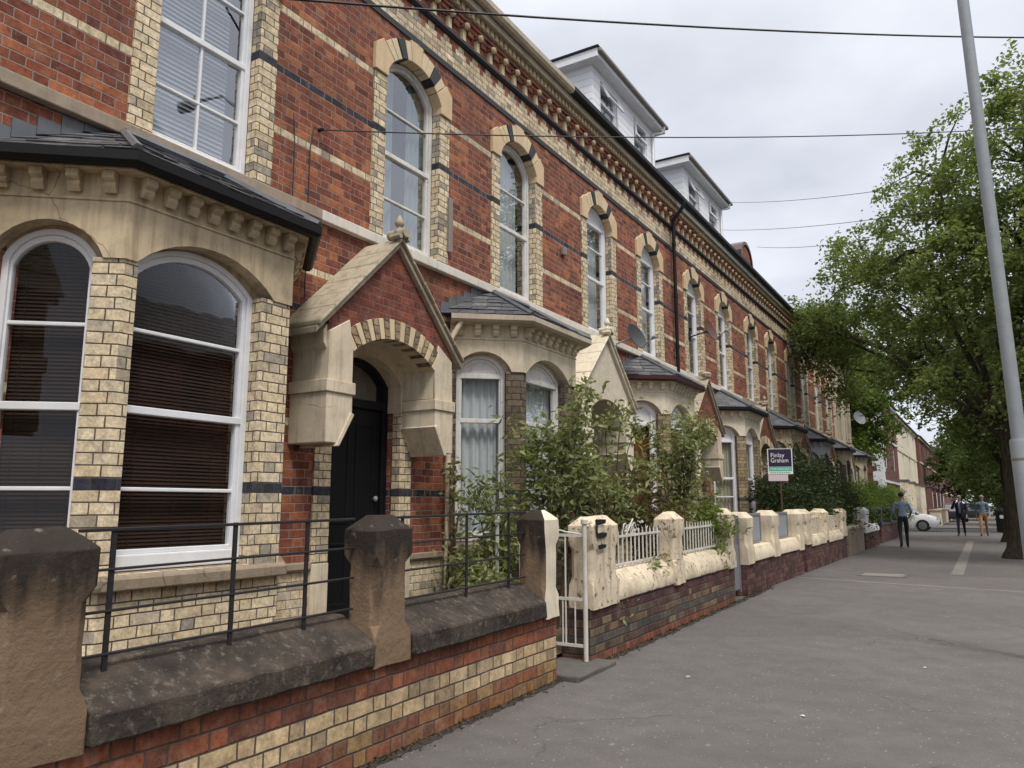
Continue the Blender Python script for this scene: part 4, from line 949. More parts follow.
# white gate, open inwards
T=thing('garden_gate',(-3.36,6.77,.2),'white painted iron gate standing open beside the flaking cream post','gate')
y=6.76; x0,x1=-4.05,-3.32
m=MB(); m.tube([(x1,y,.1),(x1,y,1.36)],.022,10); m.lathe([(.022,1.36),(.035,1.37),(.035,1.41),(.012,1.43)],(x1,y,0),10); m.build('hinge_post','whiteiron',T)
for z in (.235,.66,1.26):
    m=MB(); m.box(x0,x1,y-.008,y+.008,z-.014,z+.014); m.build('rail','whiteiron',T)
for i in range(4):
    xx=x0+.01+(x1-x0-.05)*i/4
    m=MB(); m.tube([(xx,y,.22),(xx,y,1.27)],.009,6); m.build('bar','whiteiron',T)
for i in range(5):
    xx=x0+.09+(x1-x0-.12)*i/4.6
    m=MB(); m.tube([(xx,y,.22),(xx,y,.66)],.008,6); m.build('short_bar','whiteiron',T)
m=MB(); m.tube([(x1-.02,y,1.27),(x1-.2,y,1.29),(x1-.42,y,1.34),(x1-.6,y,1.46),(x1-.68,y,1.44)],.009,6); m.build('stay','whiteiron',T)
T=thing('garden_gate',(-3.4,12.15,.15),'grey metal gate in the gap between flaking cream wall and smooth cream post','gate')
for (a,b) in ((11.84,11.88),(12.40,12.44)):
    m=MB(); m.box(-3.42,-3.38,a,b,.08,1.25); m.build('stile','greyiron',T,shear=True)
m=MB(); m.box(-3.41,-3.39,11.885,12.395,.12,.80); m.build('sheet','greyiron',T,shear=True)
for i in range(4):
    m=MB(); m.tube([(-3.4,11.98+i*.11,.78),(-3.4,11.98+i*.11,1.22)],.009,6); m.build('bar','greyiron',T,shear=True)
m=MB(); m.box(-3.412,-3.388,11.885,12.395,1.20,1.23); m.build('rail','greyiron',T,shear=True)
# gate step
m=MB(); m.box(-3.95,-3.10,6.15,6.98,-.1,.10); single(m,'gate_step','step',(-3.5,6.48,0),'worn grey stone step at the foot of the white gate','step',bevel=.02,rough=.008)
# white face on gate-side post (paint), graffiti and red strip on the cream post
T=[o for o in COL.objects if o.name.startswith('garden_wall')][0]
m=MB(); q=XW1+.046
for (z,a,b,th) in ((1.33,6.87,7.10,.05),(1.20,6.92,7.12,.05),(1.09,6.93,7.10,.04)):
    m.prism(lambda u,v,w:(w,u,v),[(a,z-th*.5),(a+.06,z-th*.62),(b,z-th*.35),(b+.015,z+th*.4),(a+.1,z+th*.55),(a-.01,z+th*.4)],q,q+.003)
m.prism(lambda u,v,w:(w,u,v),[(6.88,1.36),(6.915,1.36),(6.92,1.22),(6.90,1.18),(6.885,1.22)],q,q+.0025)
Tb=[o for o in COL.objects if o.name.startswith('garden_wall')]
Tb=[o for o in Tb if o.parent is None][1]
m.build('graffiti','black',Tb,shear=True)
# boundary post behind railing and cream kerb in the garden
m=MB(); m.tube([(-4.47,7.0,.05),(-4.47,7.0,1.35)],.022,8); m.lathe([(.022,1.35),(.04,1.37),(.03,1.42),(.008,1.45)],(-4.47,7.0,0),8)
single(m,'garden_post','whiteiron',(-4.47,7.0,.1),'thin white metal post standing among shrubs behind the railing','post')
m=MB(); m.box(-5.0,-4.88,5.0,7.1,.0,.22); single(m,'garden_edging','cream',(-4.94,6.05,.1),'cream painted concrete edging along the garden path','edging',bevel=.02)
m=MB(); ring_post(m,-4.45,-4.1,4.55,4.95,[(.05,0,.01),(.42,0,.01),(.55,.08,.02)]); single(m,'stone_block','greystone',(-4.27,4.75,.1),'low grey stone block in the garden behind the second stone post','stone block',bevel=.02)
m=MB(); m.box(-5.4,-3.64,5.38,5.46,.0,.42); single(m,'dividing_wall','yel',(-4.5,5.42,.1),'low yellow brick wall dividing the two nearest gardens','wall')

# ------------------------------------------------------------------ things fixed to the facades
def dish(loc,r,mat,az,label,arm=.45,back=True):
    T=thing('satellite_dish',loc,label,'satellite dish','satellite dishes fixed to the houses')
    L=Vector(loc); d=Vector((math.cos(az)*.93,math.sin(az)*.93,.36)).normalized()
    m=MB(); n=8; pr=[]; 
    for i in range(n+1):
        t=i/n; pr.append((max(.004,r*t),-.16*r*2*(1-t*t)*.6))
    pr2=[(p[0],p[1]-.012) for p in pr][::-1]
    m.lathe(pr+pr2,L,20,0,axis=d); m.build('reflector',mat,T,smooth=True)
    up=Vector((0,0,1)); b=(up-d*d.dot(up)).normalized()
    m=MB(); m.tube([L-b*r*.9,L-b*r*.75+d*r*1.15],.011,6); m.lathe([(.02,-.05),(.032,-.04),(.032,.04),(.02,.05)],L-b*r*.75+d*r*1.15,10,0,axis=d); m.build('receiver_arm','galv',T)
    w=Vector((FX+.02,L.y,L.z)); back=L-d*r*.25
    m=MB(); m.tube([back,back-Vector((arm*.35,0,.02)),Vector((FX+.02,L.y-.05,L.z-.12))],.018,8); m.box(FX+.001,FX+.02,L.y-.13,L.y+.03,L.z-.22,L.z+.0); m.build('bracket','galv' if mat!='dish_brown' else 'iron',T)
dish((-5.22,12.95,4.62),.26,'dish_grey',R(-12),'dark grey satellite dish above the bay next to the cream porch')
dish((-5.18,17.45,5.62),.27,'dish_brown',R(-8),'brown rusty satellite dish between two new white upper windows')
dish((-5.2,28.9,7.0),.36,'dish_grey',R(-5),'small dark satellite dish high up near the cornice under the tree')
dish((-5.2,42.9,6.0),.36,'dish_pale',R(-40),'pale grey satellite dish at the far end of the terrace')
m=MB(); m.box(FX+.01,FX+.07,10.85,10.97,5.66,5.80); single(m,'alarm_box','pvc',(FX,10.91,5.66),'small grey box fixed to the bricks between two upper windows','box',bevel=.012)
m=MB(); m.box(FX+.024,FX+.06,7.66,7.74,4.78,5.52); single(m,'plastic_trunking','pvc',(FX,7.7,4.78),'short grey plastic strip hanging beside the old upper window','trunking',bevel=.008)
def wire(a,b,sag,r,name,label,n=24,extra=None):
    a,b=Vector(a),Vector(b); m=MB(); pts=[]
    for i in range(n+1):
        t=i/n; p=a.lerp(b,t); p.z-=sag*4*t*(1-t); pts.append(p)
    m.tube(pts,r,5)
    if extra: extra(m)
    return single(m,name,'cable',tuple(a),label,'cable','overhead cables crossing the street')
def drop(m):
    m.tube([(FX+.03,5.40,5.46),(FX+.03,5.30,5.45),(FX+.03,5.26,5.2),(FX+.03,5.27,3.6)],.007,5)
    m.tube([(FX+.03,5.02,5.48),(FX+.03,5.05,5.2),(FX+.03,5.06,3.6)],.006,5)
    m.lathe([(.012,0),(.02,.02),(.02,.06),(.01,.08)],(FX,5.39,5.46),8,0,axis=(1,0,0))
wire((FX+.03,4.42,6.42),WIRE1,.16,.013,'overhead_cable','thick black cable crossing the top of the view')
wire((FX+.03,5.39,5.46),WIRE2,.20,.008,'overhead_cable','thin black cable from the wall bracket left of the old upper window',extra=drop)
for a,b,t in WIRES: wire(a,tuple(Vector(b)+(Vector(b)-Vector(a))*.35),.15,.007,'overhead_cable',t)

# ------------------------------------------------------------------ lamp column
T=thing('lamp_column',(POLE[0],POLE[1],G(POLE[1])),'tall galvanised steel lamp column at the right edge of the view','lamp column')
x,y=POLE; z=G(y); T.rotation_euler=(0,R(-1.15),0)
m=MB(); m.lathe([(.088,-.1),(.086,2.08),(.08,2.11)],(x,y,z),20); m.build('base_section','galv',T,smooth=True)
m=MB(); m.lathe([(.066,2.08),(.060,5),(.052,8.6)],(x,y,z),18); m.build('shaft','galv',T,smooth=True)
m=MB(); m.tube([(x,y,z+8.55),(x+.05,y,z+9.2),(x+.5,y,z+9.55),(x+1.3,y,z+9.62)],.035,10); m.build('bracket_arm','galv',T,smooth=True)
m=MB(); m.lathe([(.01,0),(.10,.05),(.14,.3),(.12,.6),(.03,.72)],(x+1.2,y,z+9.62),12,0,axis=(1,0,.05)); m.build('lantern','pvc',T,smooth=True)
m=MB(); m.box(x+.09,x+.112,y-.07,y+.02,z+1.75,z+1.98); m.build('plate','white',T)
m=MB(); m.lathe([(.0875,1.90),(.0895,1.905),(.0895,1.93),(.0875,1.935)],(x,y,z),20); m.build('band','pvc',T,smooth=True)

# ------------------------------------------------------------------ estate agent board
def text_mesh(s,size,P,mat,parent,name,w):
    cu=bpy.data.curves.new(name,'FONT'); cu.body=s; cu.size=size; cu.extrude=.0
    tmp=bpy.data.objects.new('tmp',cu); COL.objects.link(tmp)
    dg=bpy.context.evaluated_depsgraph_get(); me=bpy.data.meshes.new_from_object(tmp.evaluated_get(dg))
    bpy.data.objects.remove(tmp)
    m=MB(); V=[v.co.copy() for v in me.vertices]
    wd=max(v.x for v in V)-min(v.x for v in V)
    k=w/wd if w else 1
    m.add([P(v.x*k,v.y,.0) for v in V],[list(p.vertices) for p in me.polygons])
    return m.build(name,mat,parent)
M['signdark']=plain('sign_dark_purple',(.022,.010,.040),.45,var=.05); M['signgreen']=plain('sign_green',(.07,.42,.28),.45,var=.05)
M['signwhite']=plain('sign_white',(.72,.74,.74),.45,var=.05); M['signpink']=plain('sign_pale_pink',(.62,.50,.52),.45,var=.05)
sy0,sy1,sx=18.75,20.1,-4.0
T=thing('estate_agent_board',(sx,18.75,.1),'dark purple, green and white letting board on a post in front of the bay','sign')
ang=R(-62)
O=Vector((-4.3,18.55,0)); dv=Vector((math.cos(R(18)),math.sin(R(18)),0)); nv=Vector((dv.y,-dv.x,0))
SP=lambda u,v,w:tuple(O+dv*u*.84+nv*w+Vector((0,0,2.86-(2.86-v)*.84 if v>1 else v)))
m=MB(); m.pbox(SP,0,.66,2.15,2.86,-.012,0); m.build('panel','signwhite',T)
m=MB(); m.pbox(SP,.025,.635,2.36,2.845,.0005,.003); m.build('name_field','signdark',T)
m=MB(); m.pbox(SP,.025,.635,2.235,2.352,.0005,.003); m.build('green_band','signgreen',T)
m=MB(); m.pbox(SP,.0,.52,1.96,2.14,-.012,0); m.build('lower_panel','signpink',T)
for tx,u,v,sz,w,mt in (('Finlay',.08,2.62,.17,.36,'signwhite'),('Graham',.08,2.475,.17,.46,'signwhite'),('MANAGED',.06,2.26,.10,.54,'signwhite')):
    text_mesh(tx,sz,lambda a,b,c,u=u,v=v:SP(u+a,v+b,.005),mt,T,'lettering',w)
m=MB()
for i in range(9): m.pbox(SP,.05+i*.06,.05+i*.06+.04,2.175,2.205,.0005,.002)
m.build('small_print','signgreen',T)
m=MB(); m.pbox(SP,.30,.34,-.2,2.86,-.055,-.0125); m.build('post','stem',T)

# ------------------------------------------------------------------ vegetation
rng=np.random.default_rng(5)
def leafmesh(name,C,size,aspect,mat,parent,droop=.2,up=0.):
    C=np.asarray(C,dtype=np.float64); n=len(C)
    s=size*rng.uniform(.6,1.25,(n,1))
    a=rng.normal(size=(n,3)); a[:,2]=a[:,2]*.6-droop; a/=np.linalg.norm(a,axis=1,keepdims=True)
    b=rng.normal(size=(n,3)); b-=a*(a*b).sum(1,keepdims=True); b/=np.linalg.norm(b,axis=1,keepdims=True)
    nn=np.cross(a,b)
    if up:
        nn=rng.normal(size=(n,3))*.55+np.array([0,0,up]); nn/=np.linalg.norm(nn,axis=1,keepdims=True); a-=nn*(a*nn).sum(1,keepdims=True); a/=np.linalg.norm(a,axis=1,keepdims=True); b=np.cross(nn,a)
    a=a*s; b=b*s*aspect*.5; nn=nn*s*.12
    v=np.empty((n,6,3)); v[:,0]=C; v[:,1]=C+a*.45+b+nn; v[:,2]=C+a; v[:,3]=C+a*.45-b+nn; v[:,4]=C+a*.45-nn*.3; v[:,5]=C+a
    v=v[:,[0,1,2,3,4]]
    org=np.array(rootof(parent).location) if parent is not None else np.zeros(3)
    v=(v-org).reshape(-1,3)
    idx=np.arange(n)[:,None]*5
    f=np.concatenate([idx+np.array([[0,1,2,4]]),idx+np.array([[0,4,2,3]])],1).reshape(-1)
    me=bpy.data.meshes.new(name); me.vertices.add(len(v)); me.vertices.foreach_set('co',v.ravel())
    me.loops.add(len(f)); me.loops.foreach_set('vertex_index',f.astype(np.int32))
    me.polygons.add(2*n); me.polygons.foreach_set('loop_start',np.arange(2*n,dtype=np.int32)*4)
    me.update(calc_edges=True); me.materials.append(M[mat])
    o=bpy.data.objects.new(name,me); COL.objects.link(o); o.parent=parent
    return o
def blobpts(blobs,clumps,per,sig,shell=.45,hang=0.,spray=False):
    out=[]; cl=[]
    vol=np.array([b[3]*b[4]*b[5] for b in blobs])**.75; vol/=vol.sum()
    for b,fr in zip(blobs,vol):
        k=max(3,int(clumps*fr)); d=rng.normal(size=(k,3)); d/=np.linalg.norm(d,axis=1,keepdims=True)
        r=rng.uniform(shell**2,1,(k,1))**.5*(1+.11*rng.normal(size=(k,1)))
        c=np.array(b[:3])+d*r*np.array(b[3:6])
        cl.append(c)
        for q in c:
            if spray:
                for s_ in range(max(2,int(per*rng.uniform(.5,1.4)/13))):
                    dv=rng.normal(size=3)*np.array([1,1,.6]); dv+=(q-np.array(b[:3]))/max(b[3:6])*.7; dv/=np.linalg.norm(dv); L_=sig*rng.uniform(1.,2.6); m=13
                    tt=rng.uniform(.05,1,(m,1)); p=q+dv*tt*L_; p[:,2]-=(tt[:,0]**2)*(.25+hang)*L_; p+=rng.normal(size=(m,3))*.075; out.append(p)
                continue
            m=int(per*rng.uniform(.4,1.5)); p=rng.normal(size=(m,3))*sig*rng.uniform(.6,1.4)*np.array([1,1,.75])
            if hang: p[:,2]-=np.abs(rng.normal(size=m))*hang
            out.append(q+p)
    return np.concatenate(out),np.concatenate(cl)
def tree(loc,blobs,clumps,per,sig,leaf,lmat,label,tr=.28,fork=3.,flare=1.8,hang=.15,group='trees along the street',twigs=90,lean=(0,0)):
    x,y=loc; z=G(y); T=thing('tree',(x,y,z),label,'tree',group)
    t=MB(); top=Vector((x+lean[0],y+lean[1],z+fork))
    t.tube([(x,y,z-.3),(x,y,z+.05),(x,y,z+.28),(x+.02,y,z+.8),(x+lean[0]*.5,y+lean[1]*.5,z+fork*.6),top],[tr*flare*1.15,tr*flare,tr*1.35,tr*1.05,tr*.92,tr*.85],14)
    P,C=blobpts(blobs,clumps,per,sig,hang=hang,spray=True)
    ends=[]
    for b in blobs:
        c=Vector(b[:3]); mid=top.lerp(c,.5)+Vector((random.uniform(-.4,.4),random.uniform(-.4,.4),.5)); 
        st=top+Vector((0,0,-random.uniform(0,.5)))
        t.tube([st,st.lerp(mid,.5),mid,c,c+Vector((random.uniform(-.3,.3),random.uniform(-.3,.3),b[5]*.6))],[tr*.55,tr*.42,tr*.32,tr*.18,tr*.05],8); ends+= [mid,c]
    for i in rng.choice(len(C),min(twigs,len(C)),replace=False):
        q=Vector(C[i]); e=min(ends,key=lambda v:(v-q).length); md=e.lerp(q,.5)+Vector((0,0,.25)); t.tube([e,md,q],[.05,.03,.008],5)
    t.build('trunk','bark',T,smooth=True)
    leafmesh('crown',P,leaf,.62,lmat,T,up=.55)
    return T
for args in TREES: tree(*args[0],**args[1])

def shrub(loc,stems,h,spread,lean,perstem,leaf,aspect,mat,label,group='shrubs in the front gardens',start=.25,name='shrub',sig=.10,stemr=.012,cat='shrub'):
    x,y=loc; z=.1+G(y); T=thing(name,(x,y,z),label,cat,group)
    m=MB(); L=[]
    for i in range(stems):
        a=random.uniform(0,2*math.pi); r=spread*random.uniform(.25,1.); hh=h*random.uniform(.6,1.05)
        b=Vector((x+random.uniform(-.12,.12),y+random.uniform(-.12,.12),z-.05)); e=Vector((x+lean[0]+math.cos(a)*r,y+lean[1]+math.sin(a)*r,z+hh))
        pts=[]
        for j in range(8):
            t=j/7; p=b.lerp(e,t); p.z=b.z+hh*math.sin(t*math.pi*.58)/math.sin(math.pi*.58); p+=Vector((random.uniform(-.04,.04),random.uniform(-.04,.04),0))*t; pts.append(p)
        m.tube(pts,[stemr*(1-.75*j/7) for j in range(8)],5)
        # side shoots
        for s in range(4):
            t=random.uniform(start,.95); k=min(6,int(t*7)); p=pts[k].lerp(pts[k+1],t*7-k)
            q=p+Vector((random.uniform(-.35,.35),random.uniform(-.35,.35),random.uniform(-.05,.3))); m.tube([p,p.lerp(q,.5)+Vector((0,0,.04)),q],[.006,.004,.002],4)
            n=int(perstem*.12); tt=rng.uniform(.2,1.05,(n,1)); L.append(np.array(p)+(np.array(q)-np.array(p))*tt+rng.normal(size=(n,3))*sig*.55)
        n=int(perstem*.52); tt=start+(1-start)*rng.uniform(0,1.02,n)**.8
        for t in tt:
            k=min(6,int(t*7)); p=pts[k].lerp(pts[k+1],t*7-k); L.append((np.array(p)+rng.normal(size=3)*sig)[None])
    m.build('stem','stem',T); leafmesh('foliage',np.concatenate(L),leaf,aspect,mat,T,droop=.25,up=.3)
    return T
for args in SHRUBS: shrub(*args[0],**args[1])
# privet hedge and big evergreen shrub
def mass(name,loc,blobs,clumps,per,sig,leaf,mat,label,cat,asp=.5,shell=.6):
    x,y=loc; z=.1+G(y); T=thing(name,(x,y,z),label,cat)
    P,C=blobpts(blobs,clumps,per,sig,shell=shell)
    for b in blobs:
        for q in range(2): m=MB(); m.tube([(b[0]+random.uniform(-.2,.2),b[1]+random.uniform(-.2,.2),z-.1),(b[0]+random.uniform(-.4,.4)*b[3],b[1]+random.uniform(-.4,.4)*b[4],b[2]+b[5]*.4)],[.03,.01],6); m.build('stem','stem',T)
    P=P[P[:,2]>z-.05]; leafmesh('foliage',P,leaf,asp,mat,T)
mass('evergreen_shrub',(-4.3,21.5),[(-4.45,19.9,1.35,.6,.9,1.1),(-4.3,21.8,1.6,.85,1.5,1.35),(-4.2,24.2,1.6,.85,1.5,1.35),(-4.1,26.4,1.25,.7,1.2,1.0),(-3.9,28.0,1.0,.5,.8,.8)],420,70,.16,.10,'leafD','large dark evergreen shrub under the letting board','shrub')
mass('hedge',(-4.25,33),[(-4.1,30.6+i*1.7,1.35,.75,1.25,1.15) for i in range(9)],520,60,.15,.075,'leafE','bright green clipped hedge filling the far front gardens','hedge',shell=.75)
mass('climbing_plant',(-5.35,7.75),[(-5.5,7.7,.6,.14,.22,.6),(-5.5,7.7,1.3,.12,.16,.45),(-5.48,7.62,1.9,.10,.12,.3)],40,12,.05,.075,'leafC','leafy climber growing up the cream downpipe','climber',.6,.3)
for (x,y,z,n,lab) in ((-3.38,8.75,.74,70,'clump of weeds growing over the coping of the flaking cream wall'),(-3.30,7.55,.44,16,'tiny tuft of weed on the brick face of the flaking cream wall'),(-3.42,9.35,.85,60,'weed tuft at the foot of the middle flaking cream post'),(-4.5,4.9,.12,80,'low weeds behind the second stone post'),(-5.3,26.6,4.62,160,'weeds growing on the string course of a far house'),(-5.55,18.0,8.5,26,'small tuft growing in the roof gutter')):
    C=np.array([x,y,z+G(y) if z<2 else z])+rng.normal(size=(n,3))*np.array([.06,.16,.07 if z<2 else .25]); T=thing('weeds',(x,y,z),lab,'weeds','weeds on walls and gutters'); leafmesh('foliage',C,.075,.35,'leafC',T)

M['litterleaf']=leaf('dead_leaf_litter',(.03,.022,.014),(.06,.045,.028),(.12,.09,.055),.1)
# ------------------------------------------------------------------ far buildings
def farhouse(name,x,y0,y1,h,wall,side,trim,label,bays=2,storeys=3,quoin=None,depth=9,roofh=2.6,win='white',baymat=None,grp='houses beyond the side street'):
    g=G(y0); T=thing(name,(x,(y0+y1)/2,g),label,'house',grp); P=lambda u,v,w:(x+w,y0+u,v+g); W=y1-y0
    m=MB(); ops=[]; sh=h/storeys; rows=[]
    for s in range(storeys):
        os_=[(W*(i+.5)/bays-.5,W*(i+.5)/bays+.5,sh*s+.9,sh*s+.9+min(1.9,sh*.6),.12) for i in range(bays)]
        m.wall(P,0,W,sh*s-(.6 if s==0 else 0),sh*(s+1),os_,.14); ops+=os_
    for u in (0,W): m.face([P(u,-.6,0),P(u,-.6,-depth),P(u,h,-depth),P(u,h+roofh,-depth/2),P(u,h,0)],1)
    m.face([P(0,-.6,-depth),P(W,-.6,-depth),P(W,h,-depth),P(0,h,-depth)],1)
    m.build('wall',[wall,side],T)
    r=MB(); r.prism(lambda a,b,w:P(w,b,a),[(.3,h-.05),(-depth/2,h+roofh),(-depth-.3,h-.05),(-depth-.3,h-.15),(-depth/2,h+roofh-.1),(.3,h-.15)],-.1,W+.1); R_=r.build('roof','slate',T)
    c=MB(); c.pbox(P,W-.5,W+.35,h+.5,h+roofh+1.3,-depth/2-.7,-depth/2+.7); c.build('chimney','redbrick',R_)
    s=MB()
    for k in range(1,storeys): s.pbox(P,-.01,W+.01,sh*k-.06,sh*k+.10,-.02,.06)
    s.pbox(P,-.05,W+.05,h-.35,h-.151,-.02,.16); s.build('string_course',trim,T)
    for (a,b,z0,z1,rr) in ops:
        sash(T,P,a,b,z0,z1,rr,w=-.06,meet=(z0+z1)/2,frame=win,cover=None,seg=4)
    if quoin:
        q=MB(); z=0
        while z<h-.4:
            q.pbox(P,-.012,1.0 if int(z/.32)%2 else 1.5,z,z+.315,-.6 if int(z/.32)%2 else -.35,.02); z+=.32
        q.build('quoin',quoin,T)
    if baymat:
        for i in range(bays):
            b=MB(); c=W*(i+.5)/bays; PP=[P(c-1.3,0,0),P(c-.8,0,.7),P(c+.8,0,.7),P(c+1.3,0,0)]
            b.sweep([(p[0],p[1]) for p in PP],[(-.02,-.5+g),(0,-.5+g),(0,3.2+g),(-.02,3.2+g)],0); bw=b.build('bay_window',baymat,T)
            b=MB(); b.prism(lambda u,v,w:P(u,w,v),[(c-1.35,0),(c-.85,.8),(c+.85,.8),(c+1.35,0)],3.2,3.32); b.build('bay_roof','slate',bw)
            b=MB(); b.pbox(P,c-.55,c+.55,1.0,2.7,.70,.72); b.build('bay_sash','white',bw)
    return T
M['farbrick']=brick('far_dark_brick',[(0,(.07,.026,.022)),(.5,(.125,.04,.03)),(1,(.16,.055,.038))],dirt=.5)
farhouse('corner_house',-5.5,55.0,66,8.6,'farbrick','farbrick','white','red brick corner house with white painted quoins across the side street',2,3,'white')
farhouse('cream_house',-5.9,66.05,92,8.8,'cream_pale','cream_pale','cream','cream painted house beyond the corner house with white quoins',4,3,None,baymat='cream')
farhouse('brick_house',-5.6,92.05,125,8.6,'farbrick','farbrick','cream','far dark red brick house beyond the cream painted house',4,3,baymat='farbrick')
farhouse('brick_house',-5.4,125.05,190,9.2,'farbrick','farbrick','cream','farthest red brick house at the end of the street',6,3)
T=thing('garden_wall',(-2.9,69,G(69)),'low cream rendered wall in front of the cream house','wall','walls beyond the side street')
m=MB(); m.box(-3.2,-2.6,58,80,-.3,.95); m.build('wall_body','cream',T,shear=True,bevel=.02); m=MB(); m.box(-3.26,-2.54,57.95,80.05,.952,1.04); m.build('coping','stone_cap',T,shear=True)
# terrace across the road (seen only in the window glass)
for i in range(4):
    x=14.; y0=-14+i*9.; g=G(y0); P=lambda u,v,w,y0=y0,g=g:(x-w,y0+u,v+g)
    T=thing('opposite_house',(x,y0+4.5,g),['red brick house across the road, nearest the end','red brick house across the road facing the black door','red brick house across the road beside the lamp','red brick house across the road, farthest along'][i],'house','houses across the road')
    m=MB(); W=8.9
    for s in range(2): m.wall(P,0,W,-.6 if s==0 else 4.,4. if s==0 else 7.,[(1.,2.2,s*3.6+1.,s*3.6+2.8,.1),(4.,5.2,s*3.6+1.,s*3.6+2.8,.1),(6.8,8.,s*3.6+1.,s*3.6+2.8,.1)],.12)
    m.face([P(0,0,-8),P(W,0,-8),P(W,7,-8),P(0,7,-8)])
    for u in (0,W): m.face([P(u,-.6,0),P(u,-.6,-8),P(u,7,-8),P(u,9.5,-4),P(u,7,0)])
    m.build('wall','redbrick',T)
    r=MB(); r.prism(lambda a,b,w:P(w,b,a),[(.3,6.95),(-4,9.6),(-8.3,6.95),(-8.3,6.85),(-4,9.5),(.3,6.85)],0,W); r.build('roof','slate',T)
    w_=MB()
    for s in range(2):
        for a in (1.,4.,6.8): w_.pbox(P,a,a+1.2,s*3.6+1.,s*3.6+2.9,-.12,-.1)
    w_.build('window','dark',T)

# ------------------------------------------------------------------ vehicles
M['tyre']=plain('tyre_rubber',(.015,.015,.015),.85); M['rim']=plain('alloy_rim',(.22,.225,.235),.4,metal=.5)
M['carglass']=plain('dark_car_glass',(.012,.015,.018),.06,spec=.8,var=0,bs=0); M['lamp']=plain('headlamp_glass',(.6,.62,.64),.15); M['redlamp']=plain('tail_lamp_red',(.3,.01,.01),.2)
def car(loc,rz,paint,label,name='parked_car',cat='car',L=4.2,van=False,h=1.46):
    T=thing(name,loc,label,cat,'vehicles parked along the far street',rz=rz)
    k=L/4.2; b=MB()
    if not van: prof=[(-2.08,.42,.80,.72),(-1.95,.27,.92,.80),(-1.3,.22,.98,.87),(0,.20,.96,.88),(.9,.22,.93,.87),(1.5,.24,.86,.85),(1.9,.27,.76,.78),(2.08,.38,.62,.66)]
    else: prof=[(-2.1,.35,1.2,.86),(-2.0,.3,1.25,.9),(0,.25,1.25,.92),(1.2,.25,1.2,.92),(1.8,.28,1.05,.86),(2.1,.36,.85,.74)]
    pts=[];n=0
    for x,zb,zt,hw in prof:
        x*=k; sec=[(-hw*.92,zb),(hw*.92,zb),(hw,zb+(zt-zb)*.35),(hw*.99,zb+(zt-zb)*.72),(hw*.88,zt),(hw*.4,zt+.025),(-hw*.4,zt+.025),(-hw*.88,zt),(-hw*.99,zb+(zt-zb)*.72),(-hw,zb+(zt-zb)*.35)]
        n=len(sec); pts+=[(x,a,z) for a,z in sec]
    K=len(prof); fs=[(i*n+j,i*n+(j+1)%n,(i+1)*n+(j+1)%n,(i+1)*n+j) for i in range(K-1) for j in range(n)]+[tuple(range(n))[::-1],tuple((K-1)*n+j for j in range(n))]
    b.add(pts,fs); b.build('body',paint,T,smooth=True,local=True)
    c=MB(); H=h if not van else 2.35
    if not van: cp=[(-1.85,.90,.92,.70),(-1.35,.95,H-.10,.66),(-.8,.95,H-.02,.62),(.1,.95,H,.60),(.55,.94,H-.10,.62),(1.15,.90,.93,.70)]
    else: cp=[(-2.06,1.2,H-.03,.84),(-1.5,1.2,H,.85),(.5,1.2,H,.84),(1.0,1.2,H-.12,.82),(1.75,1.05,1.12,.78)]
    pts=[]
    for x,zb,zt,hw in cp: pts+=[(x*k,-(hw+.12),zb),(x*k,hw+.12,zb),(x*k,hw+.02,zt-.05),(x*k,hw*.8,zt),(x*k,-hw*.8,zt),(x*k,-hw-.02,zt-.05)]
    K=len(cp); fs=[(i*6+j,i*6+(j+1)%6,(i+1)*6+(j+1)%6,(i+1)*6+j) for i in range(K-1) for j in range(6)]+[tuple(range(6))[::-1],tuple((K-1)*6+j for j in range(6))]
    c.add(pts,fs); c.build('cabin_glass' if not van else 'load_box','carglass' if not van else paint,T,smooth=True,local=True)
    r=MB()
    if not van:
        pts=[]
        for x,zb,zt,hw in cp[1:5]: pts+=[(x*k,-hw-.03,zt-.045),(x*k,-hw*.8,zt+.006),(x*k,hw*.8,zt+.006),(x*k,hw+.03,zt-.045)]
        r.add(pts,[(i*4+j,i*4+j+1,(i+1)*4+j+1,(i+1)*4+j) for i in range(3) for j in range(3)])
        for s in (-1,1):
            r.tube([(1.15*k,s*.80,.94),(.55*k,s*.63,H-.12)],.03,5); r.tube([(-.25*k,s*.80,.95),(-.25*k,s*.62,H-.05)],.035,5); r.tube([(-1.85*k,s*.80,.93),(-1.35*k,s*.66,H-.12)],.05,5)
    else: 
        r.pbox(lambda u,v,w:(w*k,u,v),-.7,.7,1.3,1.95,1.1,1.55)
        for s in (-1,1): r.box(.55*k,1.25*k,s*.88-.02,s*.88+.02,1.3,1.95)
    r.build('roof' if not van else 'cab_glass',paint if not van else 'carglass',T,local=True)
    for sx in (-1.28,1.30):
        for s in (-1,1):
            w=MB(); w.lathe([(.18,-.1),(.29,-.1),(.315,-.07),(.315,.07),(.29,.1),(.18,.1)],(sx*k,s*.80,.315),20,0,axis=(0,1,0)); wo=w.build('wheel','tyre',T,local=True,smooth=True)
            q=MB(); q.lathe([(.02,-.03),(.19,-.02),(.2,.02),(.02,.03)],(sx*k,s*.88,.315),16,0,axis=(0,s,0))
            for a in range(5):
                t=a*2*math.pi/5; q.tube([(sx*k,s*.905,.315),(sx*k+.19*math.cos(t),s*.895,.315+.19*math.sin(t))],.022,5)
            q.build('rim','rim',wo,local=True)
